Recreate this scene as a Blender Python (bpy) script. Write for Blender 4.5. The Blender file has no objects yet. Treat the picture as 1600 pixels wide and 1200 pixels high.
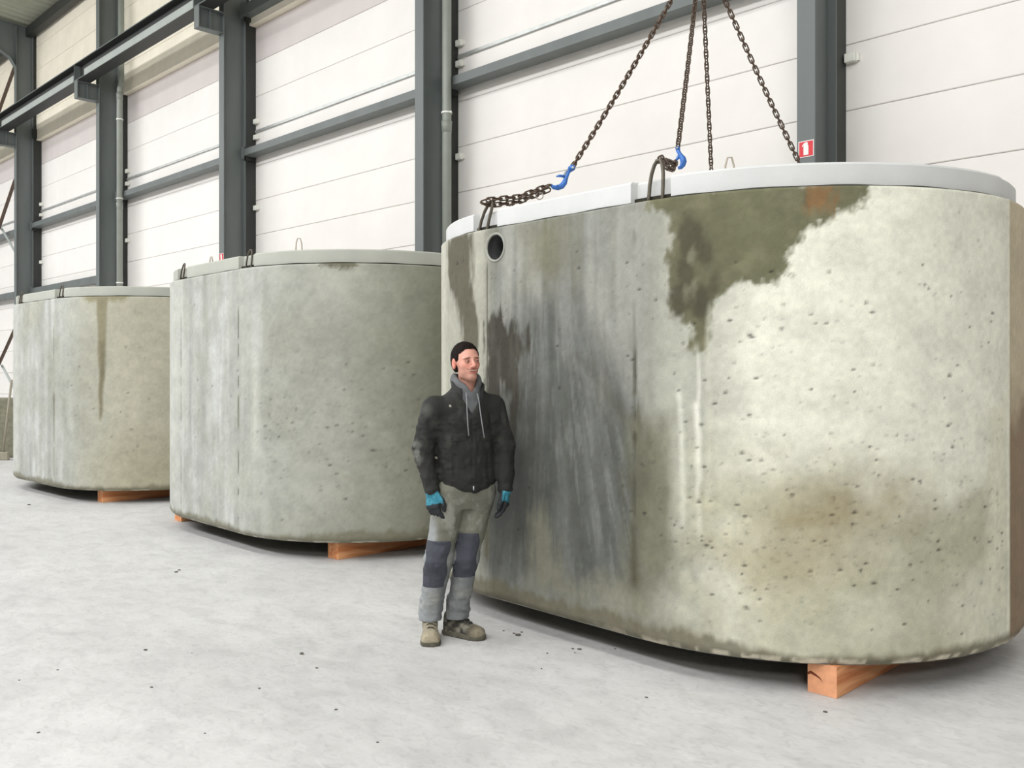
import bpy, math, random
import numpy as np
from mathutils import Vector, Matrix

# ------------------------------------------------------------------ camera, light, exposure
SC = bpy.context.scene
F_PX, Y0, EYE, TH = 1432.75, 580.9, 1.63, 0.79163     # focal (px of 1600), horizon row, eye height, yaw
CT, ST = math.cos(TH), math.sin(TH)
cam = bpy.data.objects.new('camera', bpy.data.cameras.new('camera'))
SC.collection.objects.link(cam)
cam.location = (0, 0, EYE)
cam.rotation_euler = (math.pi/2, 0, TH)
cam.data.sensor_width = 36
cam.data.lens = F_PX/1600*36
cam.data.shift_y = -(600-Y0)/1600
cam.data.clip_end = 300
SC.camera = cam
vs = SC.view_settings
vs.view_transform = 'Standard'; vs.look = 'None'; vs.gamma = 1; vs.use_curve_mapping = False
vs.exposure = 0.12
world = bpy.data.worlds.new('world'); SC.world = world; world.use_nodes = True
bg = world.node_tree.nodes['Background']
bg.inputs[0].default_value = (.98, 0.99, 1.0, 1); bg.inputs[1].default_value = .3

def area(name, loc, rot, sx, sy, power, col):
    l = bpy.data.lights.new(name, 'AREA'); l.shape = 'RECTANGLE'; l.size = sx; l.size_y = sy
    l.energy = power; l.color = col
    o = bpy.data.objects.new(name, l); o.location = loc; o.rotation_euler = rot
    SC.collection.objects.link(o); return o
# rooflight strip over the hall, with two added, unseen fill lights
area('added_fill_row', (-19.5, -8.0, 10.6), (math.radians(32), 0, 0), 47, 1.6, 4100, (.985, .99, 1.0))  # added unseen row, tilted to brighten the wall and upright faces
area('rooflight', (-18, -1.0, 11.5), (0, 0, 0), 50, 1.6, 1900, (.985, .99, 1.0))
area('added_side_fill', (6.5, -7.0, 7.5), (math.radians(62), 0, math.radians(42)), 3.5, 1.5, 420, (1.0, .985, .95))  # added unseen fill, brightens the right curve of the nearest tank

# ------------------------------------------------------------------ helpers
COL = SC.collection
def link(o, parent=None):
    COL.objects.link(o)
    if parent is not None: o.parent = parent
    return o
def tag(o, label=None, cat=None, group=None, kind=None):
    if label: o['label'] = label
    if cat: o['category'] = cat
    if group: o['group'] = group
    if kind: o['kind'] = kind
    return o
def empty(name, loc=(0, 0, 0), rz=0):
    o = bpy.data.objects.new(name, None); o.location = loc; o.rotation_euler = (0, 0, rz)
    o.empty_display_size = .1
    return link(o)
def mesh(name, V, F, m, parent=None, smooth=False, mats=None, mi=None):
    me = bpy.data.meshes.new(name); me.from_pydata([tuple(map(float, v)) for v in V], [], [tuple(map(int, f)) for f in F])
    if m is not None: me.materials.append(m)
    if smooth: me.polygons.foreach_set('use_smooth', [True]*len(me.polygons))
    me.update()
    return link(bpy.data.objects.new(name, me), parent)
class MB:
    """collects simple shapes into one mesh"""
    def __init__(s): s.V = []; s.F = []
    def add(s, V, F):
        b = len(s.V); s.V += [tuple(v) for v in V]; s.F += [tuple(i+b for i in f) for f in F]; return s
    def box(s, x0, x1, y0, y1, z0, z1, c=0.0):
        if c <= 0:
            V = [(x, y, z) for z in (z0, z1) for y in (y0, y1) for x in (x0, x1)]
            F = [(0, 2, 3, 1), (4, 5, 7, 6), (0, 1, 5, 4), (2, 6, 7, 3), (0, 4, 6, 2), (1, 3, 7, 5)]
            return s.add(V, F)
        cx, cy, cz = (x0+x1)/2, (y0+y1)/2, (z0+z1)/2; h = ((x1-x0)/2, (y1-y0)/2, (z1-z0)/2)
        V = []; idx = {}
        for sx in (-1, 1):
            for sy in (-1, 1):
                for sz in (-1, 1):
                    for ax in range(3):
                        d = [h[0]-c, h[1]-c, h[2]-c]; d[ax] = h[ax]
                        idx[(sx, sy, sz, ax)] = len(V); V.append((cx+sx*d[0], cy+sy*d[1], cz+sz*d[2]))
        F = []
        I = lambda a, b, cc, ax: idx[(a, b, cc, ax)]
        for t in (-1, 1):
            f = [I(t, -1, -1, 0), I(t, 1, -1, 0), I(t, 1, 1, 0), I(t, -1, 1, 0)]; F.append(f if t > 0 else f[::-1])
            f = [I(-1, t, -1, 1), I(-1, t, 1, 1), I(1, t, 1, 1), I(1, t, -1, 1)]; F.append(f if t > 0 else f[::-1])
            f = [I(-1, -1, t, 2), I(1, -1, t, 2), I(1, 1, t, 2), I(-1, 1, t, 2)]; F.append(f if t > 0 else f[::-1])
        for a in (-1, 1):
            for b in (-1, 1):
                f = [I(a, b, -1, 0), I(a, b, -1, 1), I(a, b, 1, 1), I(a, b, 1, 0)]; F.append(f if a*b > 0 else f[::-1])
                f = [I(a, -1, b, 0), I(a, 1, b, 0), I(a, 1, b, 2), I(a, -1, b, 2)]; F.append(f if a*b > 0 else f[::-1])
                f = [I(-1, a, b, 1), I(-1, a, b, 2), I(1, a, b, 2), I(1, a, b, 1)]; F.append(f if a*b > 0 else f[::-1])
                for cc in (-1, 1):
                    f = [I(a, b, cc, 0), I(a, b, cc, 1), I(a, b, cc, 2)]; F.append(f if a*b*cc > 0 else f[::-1])
        return s.add(V, F)
    def tube(s, P, r, n=8, cap=True, closed=False):
        P = [Vector(p) for p in P]; k = len(P); R = r if hasattr(r, '__len__') else [r]*k
        V = []; F = []; up = None
        for i in range(k):
            a = P[(i-1) % k] if (closed or i > 0) else P[i]; b = P[(i+1) % k] if (closed or i < k-1) else P[i]
            t = (b-a).normalized()
            if up is None:
                up = Vector((0, 0, 1)) if abs(t.z) < .9 else Vector((1, 0, 0))
            u = (up - t*up.dot(t)).normalized(); w = t.cross(u); up = u
            for j in range(n):
                an = 2*math.pi*j/n; V.append(P[i] + (u*math.cos(an)+w*math.sin(an))*R[i])
        for i in range(k if closed else k-1):
            for j in range(n):
                i2 = (i+1) % k
                F.append((i*n+j, i*n+(j+1) % n, i2*n+(j+1) % n, i2*n+j))
        if cap and not closed:
            F.append(tuple(range(n))[::-1]); F.append(tuple((k-1)*n+j for j in range(n)))
        return s.add(V, F)
    def prism(s, poly, z0, z1):
        n = len(poly); V = [(x, y, z0) for x, y in poly]+[(x, y, z1) for x, y in poly]
        F = [tuple(range(n))[::-1], tuple(range(n, 2*n))]+[(i, (i+1) % n, n+(i+1) % n, n+i) for i in range(n)]
        return s.add(V, F)
    def build(s, name, m, parent=None, smooth=False):
        return mesh(name, s.V, s.F, m, parent, smooth)
def lin(c):
    return tuple(((v/255.)/12.92 if v <= 10 else (((v/255.)+.055)/1.055)**2.4) for v in c)
def P2W(X, Z):                      # camera-plan metres (right, forward) -> world x, y
    return (X*CT - Z*ST, X*ST + Z*CT)
def ground(px, py, z=0.0):          # point of height z seen at a pixel
    Z = F_PX*(EYE-z)/(py-Y0); X = (px-800)/F_PX*Z
    return P2W(X, Z)
def onwall(px, D):                  # world x of a pixel column on the plane y = D
    dx = (px-800)/F_PX
    return D*(CT*dx-ST)/(ST*dx+CT)

# ---- value noise
_rs = np.random.RandomState(7); _T = _rs.rand(65536).astype(np.float32)
def vn(x, y, z=0.0, seed=0):
    x, y, z = np.broadcast_arrays(np.asarray(x, np.float32), np.asarray(y, np.float32), np.asarray(z, np.float32))
    xi, yi, zi = np.floor(x), np.floor(y), np.floor(z); fx, fy, fz = x-xi, y-yi, z-zi
    fx = fx*fx*(3-2*fx); fy = fy*fy*(3-2*fy); fz = fz*fz*(3-2*fz)
    xi = xi.astype(np.int64); yi = yi.astype(np.int64); zi = zi.astype(np.int64)
    def h(a, b, c): return _T[((a*73856093) ^ (b*19349663) ^ (c*83492791) ^ (seed*2654435)) & 65535]
    r = 0
    for dx in (0, 1):
        for dy in (0, 1):
            for dz in (0, 1):
                r = r + h(xi+dx, yi+dy, zi+dz)*(fx if dx else 1-fx)*(fy if dy else 1-fy)*(fz if dz else 1-fz)
    return r
def fbm(x, y, z=0.0, seed=0, o=4):
    r = 0; a = .5; t = 0
    for i in range(o):
        r = r + a*vn(np.asarray(x)*2**i, np.asarray(y)*2**i, np.asarray(z)*2**i, seed+i*17); t += a; a *= .5
    return r/t

# ---- materials
def new_mat(name):
    m = bpy.data.materials.new(name); m.use_nodes = True
    return m, m.node_tree, m.node_tree.nodes['Principled BSDF']
def N(nt, typ, **kw):
    n = nt.nodes.new(typ)
    for k, v in kw.items(): setattr(n, k, v)
    return n
def noisy(name, col, var=.12, scale=8., rough=.6, metal=0., bump=.1, bscale=60., stretch=(1, 1, 1), detail=6, dist=.004):
    m, nt, b = new_mat(name); c = lin(col)
    tc = N(nt, 'ShaderNodeTexCoord'); mp = N(nt, 'ShaderNodeMapping'); mp.inputs['Scale'].default_value = stretch
    nt.links.new(tc.outputs['Object'], mp.inputs[0])
    no = N(nt, 'ShaderNodeTexNoise'); no.inputs['Scale'].default_value = scale; no.inputs['Detail'].default_value = detail
    nt.links.new(mp.outputs[0], no.inputs[0])
    cr = N(nt, 'ShaderNodeValToRGB'); e = cr.color_ramp.elements
    e[0].position = .3; e[1].position = .7
    e[0].color = tuple(v*(1-var) for v in c)+(1,); e[1].color = tuple(min(1, v*(1+var)) for v in c)+(1,)
    nt.links.new(no.outputs[0], cr.inputs[0]); nt.links.new(cr.outputs[0], b.inputs['Base Color'])
    b.inputs['Roughness'].default_value = rough; b.inputs['Metallic'].default_value = metal
    if bump:
        n2 = N(nt, 'ShaderNodeTexNoise'); n2.inputs['Scale'].default_value = bscale; n2.inputs['Detail'].default_value = 4
        nt.links.new(mp.outputs[0], n2.inputs[0])
        bp = N(nt, 'ShaderNodeBump'); bp.inputs['Strength'].default_value = bump; bp.inputs['Distance'].default_value = dist
        nt.links.new(n2.outputs[0], bp.inputs['Height']); nt.links.new(bp.outputs[0], b.inputs['Normal'])
    return m
def attr_mat(name, rough=.8, bump=.3, bscale=120., grain=.06, gscale=90., pores=False, dist=.003):
    m, nt, b = new_mat(name)
    at = N(nt, 'ShaderNodeAttribute'); at.attribute_name = 'tone'
    tc = N(nt, 'ShaderNodeTexCoord')
    no = N(nt, 'ShaderNodeTexNoise'); no.inputs['Scale'].default_value = gscale; no.inputs['Detail'].default_value = 5
    nt.links.new(tc.outputs['Object'], no.inputs[0])
    mr = N(nt, 'ShaderNodeMapRange'); mr.inputs[1].default_value = .3; mr.inputs[2].default_value = .7
    mr.inputs[3].default_value = 1-grain; mr.inputs[4].default_value = 1+grain
    nt.links.new(no.outputs[0], mr.inputs[0])
    mx = N(nt, 'ShaderNodeVectorMath', operation='SCALE')
    nt.links.new(at.outputs['Color'], mx.inputs[0]); nt.links.new(mr.outputs[0], mx.inputs['Scale'])
    nt.links.new(mx.outputs[0], b.inputs['Base Color'])
    n2 = N(nt, 'ShaderNodeTexNoise'); n2.inputs['Scale'].default_value = bscale; n2.inputs['Detail'].default_value = 4
    nt.links.new(tc.outputs['Object'], n2.inputs[0])
    bp = N(nt, 'ShaderNodeBump'); bp.inputs['Strength'].default_value = bump; bp.inputs['Distance'].default_value = dist
    nt.links.new(n2.outputs[0], bp.inputs['Height']); nt.links.new(bp.outputs[0], b.inputs['Normal'])
    b.inputs['Roughness'].default_value = rough
    return m
def set_tone(o, rgb):
    a = o.data.color_attributes.new('tone', 'FLOAT_COLOR', 'POINT')
    c = np.ones((len(rgb), 4), np.float32); c[:, :3] = rgb
    a.data.foreach_set('color', c.ravel())

def floor_mat():
    m, nt, b = new_mat('dusty_concrete_floor'); tc = N(nt, 'ShaderNodeTexCoord')
    def noise(sc, det, st=(1, 1, 1), dis=0):
        mp = N(nt, 'ShaderNodeMapping'); mp.inputs['Scale'].default_value = st; mp.inputs['Rotation'].default_value = (0, 0, .25)
        nt.links.new(tc.outputs['Object'], mp.inputs[0])
        n = N(nt, 'ShaderNodeTexNoise'); n.inputs['Scale'].default_value = sc; n.inputs['Detail'].default_value = det
        n.inputs['Distortion'].default_value = dis; nt.links.new(mp.outputs[0], n.inputs[0]); return n
    def ramp(src, stops):
        r = N(nt, 'ShaderNodeValToRGB'); e = r.color_ramp.elements
        while len(e) < len(stops): e.new(.5)
        for k, (p, c) in enumerate(stops): e[k].position = p; e[k].color = (c if hasattr(c, '__len__') else (c, c, c))+(1,) if hasattr(c, '__len__') else (c, c, c, 1)
        nt.links.new(src.outputs[0], r.inputs[0]); return r
    big = ramp(noise(.55, 3), [(.3, lin((188, 187, 186))), (.7, lin((203, 202, 201)))])
    def mul(a, bb):
        x = N(nt, 'ShaderNodeMix', data_type='RGBA', blend_type='MULTIPLY'); x.inputs[0].default_value = 1
        nt.links.new(a, x.inputs[6]); nt.links.new(bb, x.inputs[7]); return x.outputs[2]
    mid = ramp(noise(3.2, 8, (1, 1.6, 1), .8), [(.32, .90), (.5, 1.0), (.68, 1.06)])
    fine = ramp(noise(16, 8, (1, 1.5, 1), 1.2), [(.30, .88), (.46, .99), (.72, 1.05)])
    vo = ramp(noise(5.5, 10, (1, 2.6, 1), 2.5), [(.60, 1.0), (.70, 1.06)])
    c = mul(mul(mul(big.outputs[0], mid.outputs[0]), fine.outputs[0]), vo.outputs[0])
    nt.links.new(c, b.inputs['Base Color'])
    b.inputs['Roughness'].default_value = .62; b.inputs['Specular IOR Level'].default_value = .35
    bp = N(nt, 'ShaderNodeBump'); bp.inputs['Strength'].default_value = .35; bp.inputs['Distance'].default_value = .006
    n2 = noise(14, 8); nt.links.new(n2.outputs[0], bp.inputs['Height']); nt.links.new(bp.outputs[0], b.inputs['Normal'])
    return m

M = dict(
    floor=floor_mat(),
    panel=noisy('white_wall_panel', (240, 236, 232), .03, 1.5, .75, bump=.25, bscale=90, dist=.002),
    hall_grey=noisy('grey_hall_concrete', (138, 138, 134), .06, 2, .85, bump=.2, bscale=40, dist=.003),
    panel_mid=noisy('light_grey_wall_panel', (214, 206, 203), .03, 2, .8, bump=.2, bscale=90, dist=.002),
    panel_hi=noisy('cream_wall_panel', (248, 240, 222), .05, 2.5, .8, bump=.2, bscale=70, dist=.002),
    joint=noisy('panel_joint', (206, 200, 194), .1, 4, .9),
    steel=noisy('grey_painted_steel', (104, 110, 109), .10, 3, .5, bump=.12, bscale=150, dist=.001, stretch=(1, 1, .2)),
    steel_dark=noisy('dark_painted_steel', (46, 48, 46), .12, 3, .5, bump=.12, bscale=150, dist=.001),
    strip=noisy('light_grey_rail', (168, 174, 170), .06, 3, .45, bump=.05),
    pipe=noisy('grey_rainwater_pipe', (146, 151, 143), .06, 5, .45, bump=.03),
    clip=noisy('white_clip', (236, 236, 228), .05, 9, .6, bump=.05),
    galv=noisy('galvanised_metal', (190, 192, 190), .1, 10, .4, .5, bump=.05),
    brace_brown=noisy('rust_brown_angle', (84, 66, 52), .15, 6, .7),
    deck=noisy('roof_deck', (164, 166, 150), .08, 1.2, .7, bump=.1),
    lid=noisy('pale_lid_concrete', (208, 209, 208), .06, 3, .85, bump=.35, bscale=60, dist=.003),
    lid_mid=noisy('grey_lid_concrete', (176, 177, 168), .07, 3, .85, bump=.35, bscale=60, dist=.003),
    gap=noisy('lid_mortar_and_dark_end', (48, 44, 34), .2, 20, .95),
    inner=noisy('inner_tank_concrete', (110, 110, 102), .1, 4, .9),
    loop=noisy('steel_cable_loop', (92, 86, 76), .2, 40, .45, .6, bump=.5, bscale=260, dist=.001),
    loop_lt=noisy('pale_lifting_bar', (176, 166, 152), .12, 30, .5, .3),
    chain=noisy('dark_brown_chain_steel', (96, 80, 68), .25, 30, .42, .75, bump=.2, bscale=90, dist=.001),
    hook=noisy('blue_painted_hook', (58, 110, 186), .2, 25, .4, .1, bump=.2, bscale=60, dist=.001),
    hook_pale=noisy('worn_pale_steel', (200, 205, 210), .1, 25, .4, .3),
    pvc=noisy('dark_grey_pvc', (58, 60, 60), .06, 20, .4, bump=.02),
    pvc_rim=noisy('pale_pvc_rim', (150, 150, 142), .06, 20, .5, bump=.02),
    red=noisy('sign_red', (216, 40, 52), .06, 30, .45, bump=0),
    white=noisy('sign_white', (240, 238, 236), .02, 30, .5, bump=0),
    kerb=noisy('mossy_block_concrete', (122, 120, 102), .25, 12, .9, bump=.4, bscale=40, dist=.006),
    pole=noisy('weathered_broom_wood', (150, 144, 128), .15, 12, .7, stretch=(6, 6, 1)),
    stone=noisy('dark_grit', (96, 92, 84), .2, 30, .9),
)
def wood_mat(name, c1, c2):
    m, nt, b = new_mat(name); tc = N(nt, 'ShaderNodeTexCoord'); mp = N(nt, 'ShaderNodeMapping')
    mp.inputs['Scale'].default_value = (9, .7, 9); nt.links.new(tc.outputs['Object'], mp.inputs[0])
    no = N(nt, 'ShaderNodeTexNoise'); no.inputs['Scale'].default_value = 2.2; no.inputs['Detail'].default_value = 6; no.inputs['Distortion'].default_value = 1.0
    nt.links.new(mp.outputs[0], no.inputs[0])
    cr = N(nt, 'ShaderNodeValToRGB'); e = cr.color_ramp.elements
    e[0].position = .33; e[1].position = .66; e[0].color = lin(c1)+(1,); e[1].color = lin(c2)+(1,)
    nt.links.new(no.outputs[0], cr.inputs[0]); nt.links.new(cr.outputs[0], b.inputs['Base Color'])
    b.inputs['Roughness'].default_value = .7
    bp = N(nt, 'ShaderNodeBump'); bp.inputs['Strength'].default_value = .3; bp.inputs['Distance'].default_value = .003
    nt.links.new(no.outputs[0], bp.inputs['Height']); nt.links.new(bp.outputs[0], b.inputs['Normal'])
    return m
M['wood'] = wood_mat('orange_sawn_timber', (196, 116, 66), (236, 172, 122))
M['wood_end'] = noisy('timber_end_grain', (224, 160, 120), .12, 22, .8, bump=.3)
M['wood_crack'] = noisy('timber_crack', (110, 52, 26), .1, 20, .9)

# ------------------------------------------------------------------ the hall shell
YW = 8.87                       # inner face of the long wall
XL, XR = -41.0, 8.0
MOD, Z1 = .663, .272            # panel height and the lowest joint
tag(MB().box(-46, 14, -16, 9.4, -.2, 0).build('floor', M['floor']), kind='structure')
cols_px = [1245, 648, 342, 150, 22]
col_x = [onwall(p, 8.2)+.095 for p in cols_px]
col_x = [col_x[0]+5.95] + col_x + [col_x[-1]-6.1, col_x[-1]-12.2]
wall = MB().box(XL, XR, YW+.035, YW+.25, 0, 11.5).build('wall_back', M['joint']); tag(wall, kind='structure')
edges = [XR]+col_x+[XL]
cache = {}
for i in range(len(edges)-1):
    xa, xb = edges[i+1], edges[i]
    if xb-xa < .3: continue
    z = Z1-MOD; 
    while z < 11.35:
        za, zb = max(z, .0), min(z+MOD, 11.46)
        hi = z > Z1+MOD*11.5
        if zb-za > .1:
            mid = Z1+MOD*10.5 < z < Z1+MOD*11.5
            key = (round(xb-xa, 3), round(zb-za, 3), hi, mid)
            g = .006
            if key not in cache:
                yb = -.14 if hi else 0.0
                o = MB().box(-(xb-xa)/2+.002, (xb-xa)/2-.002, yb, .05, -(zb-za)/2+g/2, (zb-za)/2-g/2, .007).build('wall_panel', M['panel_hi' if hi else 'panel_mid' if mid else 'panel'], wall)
                cache[key] = o
            else:
                o = cache[key].copy(); link(o, wall)
            o.location = ((xa+xb)/2, YW, (za+zb)/2)
        z += MOD

# roof deck over the hall, sloping up away from the wall, with trapezoidal ribs
def roof():
    V = []; F = []; xs = []; x = -46.
    while x < 14: xs += [(x, 0), (x+.13, 0), (x+.17, .045), (x+.29, .045)]; x += .33
    for (x, dz) in xs:
        for (y, zz) in ((9.2, 11.42), (-4., 12.40), (-16., 11.5)): V.append((x, y, zz+dz))
    for i in range(len(xs)-1):
        for j in range(2): F.append((i*3+j, i*3+j+1, (i+1)*3+j+1, (i+1)*3+j))
    o = mesh('ceiling', V, F, M['deck']); tag(o, kind='structure')
    sm = o.modifiers.new('thick', 'SOLIDIFY'); sm.thickness = .05; sm.offset = 1
    return o
roof()
tag(MB().box(8.0, 8.3, -16.0, 9.4, 0, 12.0).build('wall_right', M['hall_grey']), kind='structure')
tag(MB().box(-46, 8.3, -16.3, -16.0, 0, 11.5).build('wall_front', M['hall_grey']), kind='structure')
# eaves member along the top of the wall
tag(MB().box(XL, XR, YW-.40, YW-.22, 11.14, 11.40).build('trim_1', M['steel_dark']), kind='structure')

# ------------------------------------------------------------------ steel columns
def isec(mb, x, y0, y1, w, z0, z1, tf=.018, tw=.011):
    mb.box(x-w/2, x+w/2, y0, y0+tf, z0, z1, .003).box(x-w/2, x+w/2, y1-tf, y1, z0, z1, .003).box(x-tw/2, x+tw/2, y0+tf-.002, y1-tf+.002, z0, z1)
    return mb
col_lab = {1: 'grey steel column with a red fire extinguisher sign behind the largest tank',
           2: 'grey steel column with a tall rainwater pipe, left of the largest tank',
           3: 'grey steel column rising behind the middle tank, with crane bracket near its top',
           4: 'grey steel column with offset rainwater pipe behind the farthest tank',
           5: 'leftmost visible grey steel column, joined to the roof rafter'}
CW = .19
for i, x in enumerate(col_x[:7]):
    c = empty('steel_column', (x, 8.2, 0))
    tag(c, col_lab.get(i, 'grey steel column outside the photo, right of the sign column' if i == 0 else 'grey steel column beyond the leftmost braces'), 'column', 'steel columns along the long wall')
    isec(MB(), 0, 0, .45, CW, .02, 11.36).build('shaft', M['steel'], c)
    MB().box(-.085, .085, .452, .665, .02, 11.36).build('rear_packer', M['steel_dark'], c)
    MB().box(-.2, .2, -.08, .55, 0, .025, .004).build('base_plate', M['steel_dark'], c)
    # bracket carrying the crane beam
    k = MB(); k.box(-.095, .095, -.49, -.472, 7.95, 8.345).box(-.095, .095, -.475, .0, 7.95, 7.968).box(-.095, .095, -.475, 0, 8.327, 8.343).box(-.006, .006, -.475, .0, 7.966, 8.33)
    k.build('crane_bracket', M['steel'], c)
    MB().box(-.09, .09, -.26, -.25, 7.968, 8.327).build('bracket_stiffener', M['steel'], c)
    # girt cleats
    for zc in (5.78, 8.42):
        MB().box(.095, .15, .42, .60, zc-.14, zc+.12).build('girt_cleat', M['steel_dark'], c)
    if i == 5:   # rafter with haunch into the hall
        r = MB()
        V = [(0, 0), (-4.6, .35)]
        for (xa, xb, tfz) in ((-.095, .095, 0),):
            top0, top1 = 11.37, 12.02
            for (ya, za, yb_, zb_) in ((.4, top0, -8.5, top1), ):
                r.add([(xa, ya, za), (xb, ya, za), (xb, yb_, zb_), (xa, yb_, zb_), (xa, ya, za+.02), (xb, ya, za+.02), (xb, yb_, zb_+.02), (xa, yb_, zb_+.02)], [(0, 3, 2, 1), (4, 5, 6, 7), (0, 1, 5, 4), (2, 3, 7, 6), (1, 2, 6, 5), (0, 4, 7, 3)])
        poly = [(.4, 11.37), (-8.5, 12.02), (-8.5, 11.55), (-2.3, 11.12), (-.9, 10.88), (-.15, 10.45), (.0, 10.2), (.4, 10.2)]
        n = len(poly)
        r.add([(-.006, y, z) for y, z in poly]+[(.006, y, z) for y, z in poly], [tuple(range(n)), tuple(range(n, 2*n))[::-1]]+[(a, n+a, n+(a+1) % n, (a+1) % n) for a in range(n)])
        for a in range(2, 6):
            (y1, z1), (y2, z2) = poly[a], poly[a+1]
            r.add([(s, y, z+d) for d in (0, .02) for (y, z) in ((y1, z1), (y2, z2)) for s in (-.095, .095)], [(0, 1, 3, 2), (4, 6, 7, 5), (0, 4, 5, 1), (2, 3, 7, 6), (0, 2, 6, 4), (1, 5, 7, 3)])
        r.build('rafter', M['steel'], c)

# girts between the columns
def girt(i, z, sec, zt, name='wall_girt', lab='', mat='steel', y=.0, dep=.13):
    xa, xb = col_x[i+1]+.12, col_x[i]-.12
    o = empty(name, ((xa+xb)/2, YW-.16, z)); L = (xb-xa)/2
    m = MB().box(-L, L, -dep, -dep+.012, -sec/2, sec/2).box(-L, L, -dep+.01, .1, sec/2-.012, sec/2).box(-L, L, -dep+.01, .1, -sec/2, -sec/2+.012)
    m.build('channel', M[mat], o)
    for s in (-1, 1): MB().box(s*L-.05, s*L+.05, -dep-.012, -dep+.002, -sec/2-.05, sec/2+.05).build('end_plate', M[mat], o)
    tag(o, lab, 'girt', 'horizontal wall girts'); return o
bays = {0: 'right of the sign column', 1: 'behind the lifting chains', 2: 'above the middle tank',
        3: 'right of the bent pipe', 4: 'left of the bent pipe', 5: 'beside the braces at the left edge'}
for i in range(6):
    if i > 0:
        girt(i, 5.78, .125, 0, lab='horizontal grey steel girt on the wall ' + bays[i])
        # thin cover rail a little higher
        xa, xb = col_x[i+1]+.1, col_x[i]-.1
        tag(MB().box(xa, xb, YW-.035, YW-.002, 6.20, 6.25, .004).build('cover_rail', M['galv']), 'thin pale cover rail over the girt ' + bays[i], 'rail', 'thin cover rails above the girts')
girt(2, 8.46, .20, 0, lab='highest grey girt, right of the crane bracket near the top edge', dep=.16)
for i, b in ((4, 'farthest tank beside its column'), (5, 'braces at the left edge')):
    girt(i, 3.92, .16, 0, lab='lower steel girt just above the ' + b)
# white clips on the panel edges right of each column
for i in range(1, 6):
    nb = {1: 'sign column', 2: 'column left of the largest tank', 3: 'column behind the middle tank', 4: 'column behind the farthest tank', 5: 'leftmost visible column'}[i]
    for z, w in ((4.76, 'lowest'), (6.11, 'middle'), (6.41, 'topmost')):
        if i == 1 and z > 5: continue
        o = MB().box(-.035, .075, -.075, -.002, -.045, .045, .006).box(.075, .10, -.03, -.002, -.035, .035).build('panel_clip', M['clip'])
        o.location = (col_x[i]+.13, YW-.0, z)
        tag(o, w+' small white clip on the wall beside the '+nb if i > 1 else 'small white clip on the wall beside the sign column', 'clip', 'white clips at the panel edges')
# rainwater pipes
def pipe_run(xpx, lab, rings, pts=None):
    x = onwall(xpx, 8.50); o = empty('rainwater_pipe', (x, 8.50, 0)); tag(o, lab, 'pipe', 'rainwater pipes')
    P = pts or [(0, 0, .05), (0, 0, 11.0)]
    MB().tube(P, .066, 16).build('pipe', M['pipe'], o, True)
    for z, kind, dx in rings:
        if kind == 'c': MB().tube([(dx, 0, z-.012), (dx, 0, z+.012)], .078, 16).box(dx-.09, dx+.10, -.008, .008, z-.012, z+.012).build('pipe_clamp', M['clip'], o)
        else: MB().tube([(dx, 0, z-.09), (dx, 0, z+.0), (dx, 0, z+.07), (dx, 0, z+.072)], [.071, .073, .079, .068], 16).build('pipe_socket', M['pipe'], o, True)
pipe_run(698, 'tall straight grey rainwater pipe beside the column left of the largest tank', [(5.31, 'c', 0), (5.12, 's', 0), (7.05, 's', 0), (1.9, 'c', 0)])
pipe_run(187, 'grey rainwater pipe with an offset bend beside the column behind the farthest tank',
         [(7.50, 'c', .0), (5.66, 'c', 0), (5.50, 's', 0), (8.05, 's', 0.0), (8.9, 's', .09), (3.7, 'c', 0)],
         [(0, 0, .05), (0, 0, 8.10), (.012, 0, 8.2), (.078, 0, 8.36), (.09, 0, 8.46), (.09, 0, 11.0)])
# fire extinguisher signs
def sign(px, lab):
    D = 8.2; x = onwall(px, D); o = empty('fire_extinguisher_sign', (x, D-.006, 3.77)); tag(o, lab, 'sign', 'red extinguisher signs')
    s = .079
    MB().box(-s, s, 0, .004, -s, s).build('sign_plate', M['white'], o)
    MB().box(-s+.008, s-.008, -.002, .001, -s+.008, s-.008).build('red_panel', M['red'], o)
    body = [(-.024, -.062), (.026, -.062), (.026, .022), (.018, .036), (.020, .052), (.006, .060), (-.02, .052), (-.042, .026), (-.036, .018), (-.022, .034), (-.024, .02)]
    body = [(a, b+.004) for a, b in body]
    n = len(body)
    MB().add([(a, -.005, b) for a, b in body]+[(a, -.001, b) for a, b in body], [tuple(range(n)), tuple(range(n, 2*n))[::-1]]+[(k, n+k, n+(k+1) % n, (k+1) % n) for k in range(n)]).build('extinguisher_symbol', M['white'], o)
sign(1260, 'larger looking red square fire extinguisher sign on the column behind the right chain')
sign(346.5, 'small red fire extinguisher sign just above the lid of the middle tank')

# crane runway beam on the brackets
cb = empty('crane_beam', (-17, 7.71, 8.345)); tag(cb, 'long dark crane runway beam with a light edge strip at upper left', 'beam')
for (xa, xb) in [(col_x[k+1]-.095, col_x[k]-.10) for k in range(1, 6)]:
    a, b = xa+17, xb+17
    MB().box(a, b, .0, .30, 0, .018).box(a, b, .0, .30, .39, .408).box(a, b, .145, .157, .016, .392).build('beam_section', M['steel_dark'], cb)
    MB().box(a+.65, b-.02, .10, .146, .02, .175, .004).box(a+.65, b-.02, -.012, .006, .0, .150, .003).build('light_strip', M['strip'], cb)
    MB().box(b-.012, b, 0, .3, .016, .39).build('end_stiffener', M['steel'], cb)
    MB().box(a, b, -.004, .001, .004, .022).box(a, b, -.006, .0, .388, .408).build('flange_edge', M['steel'], cb)

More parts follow.
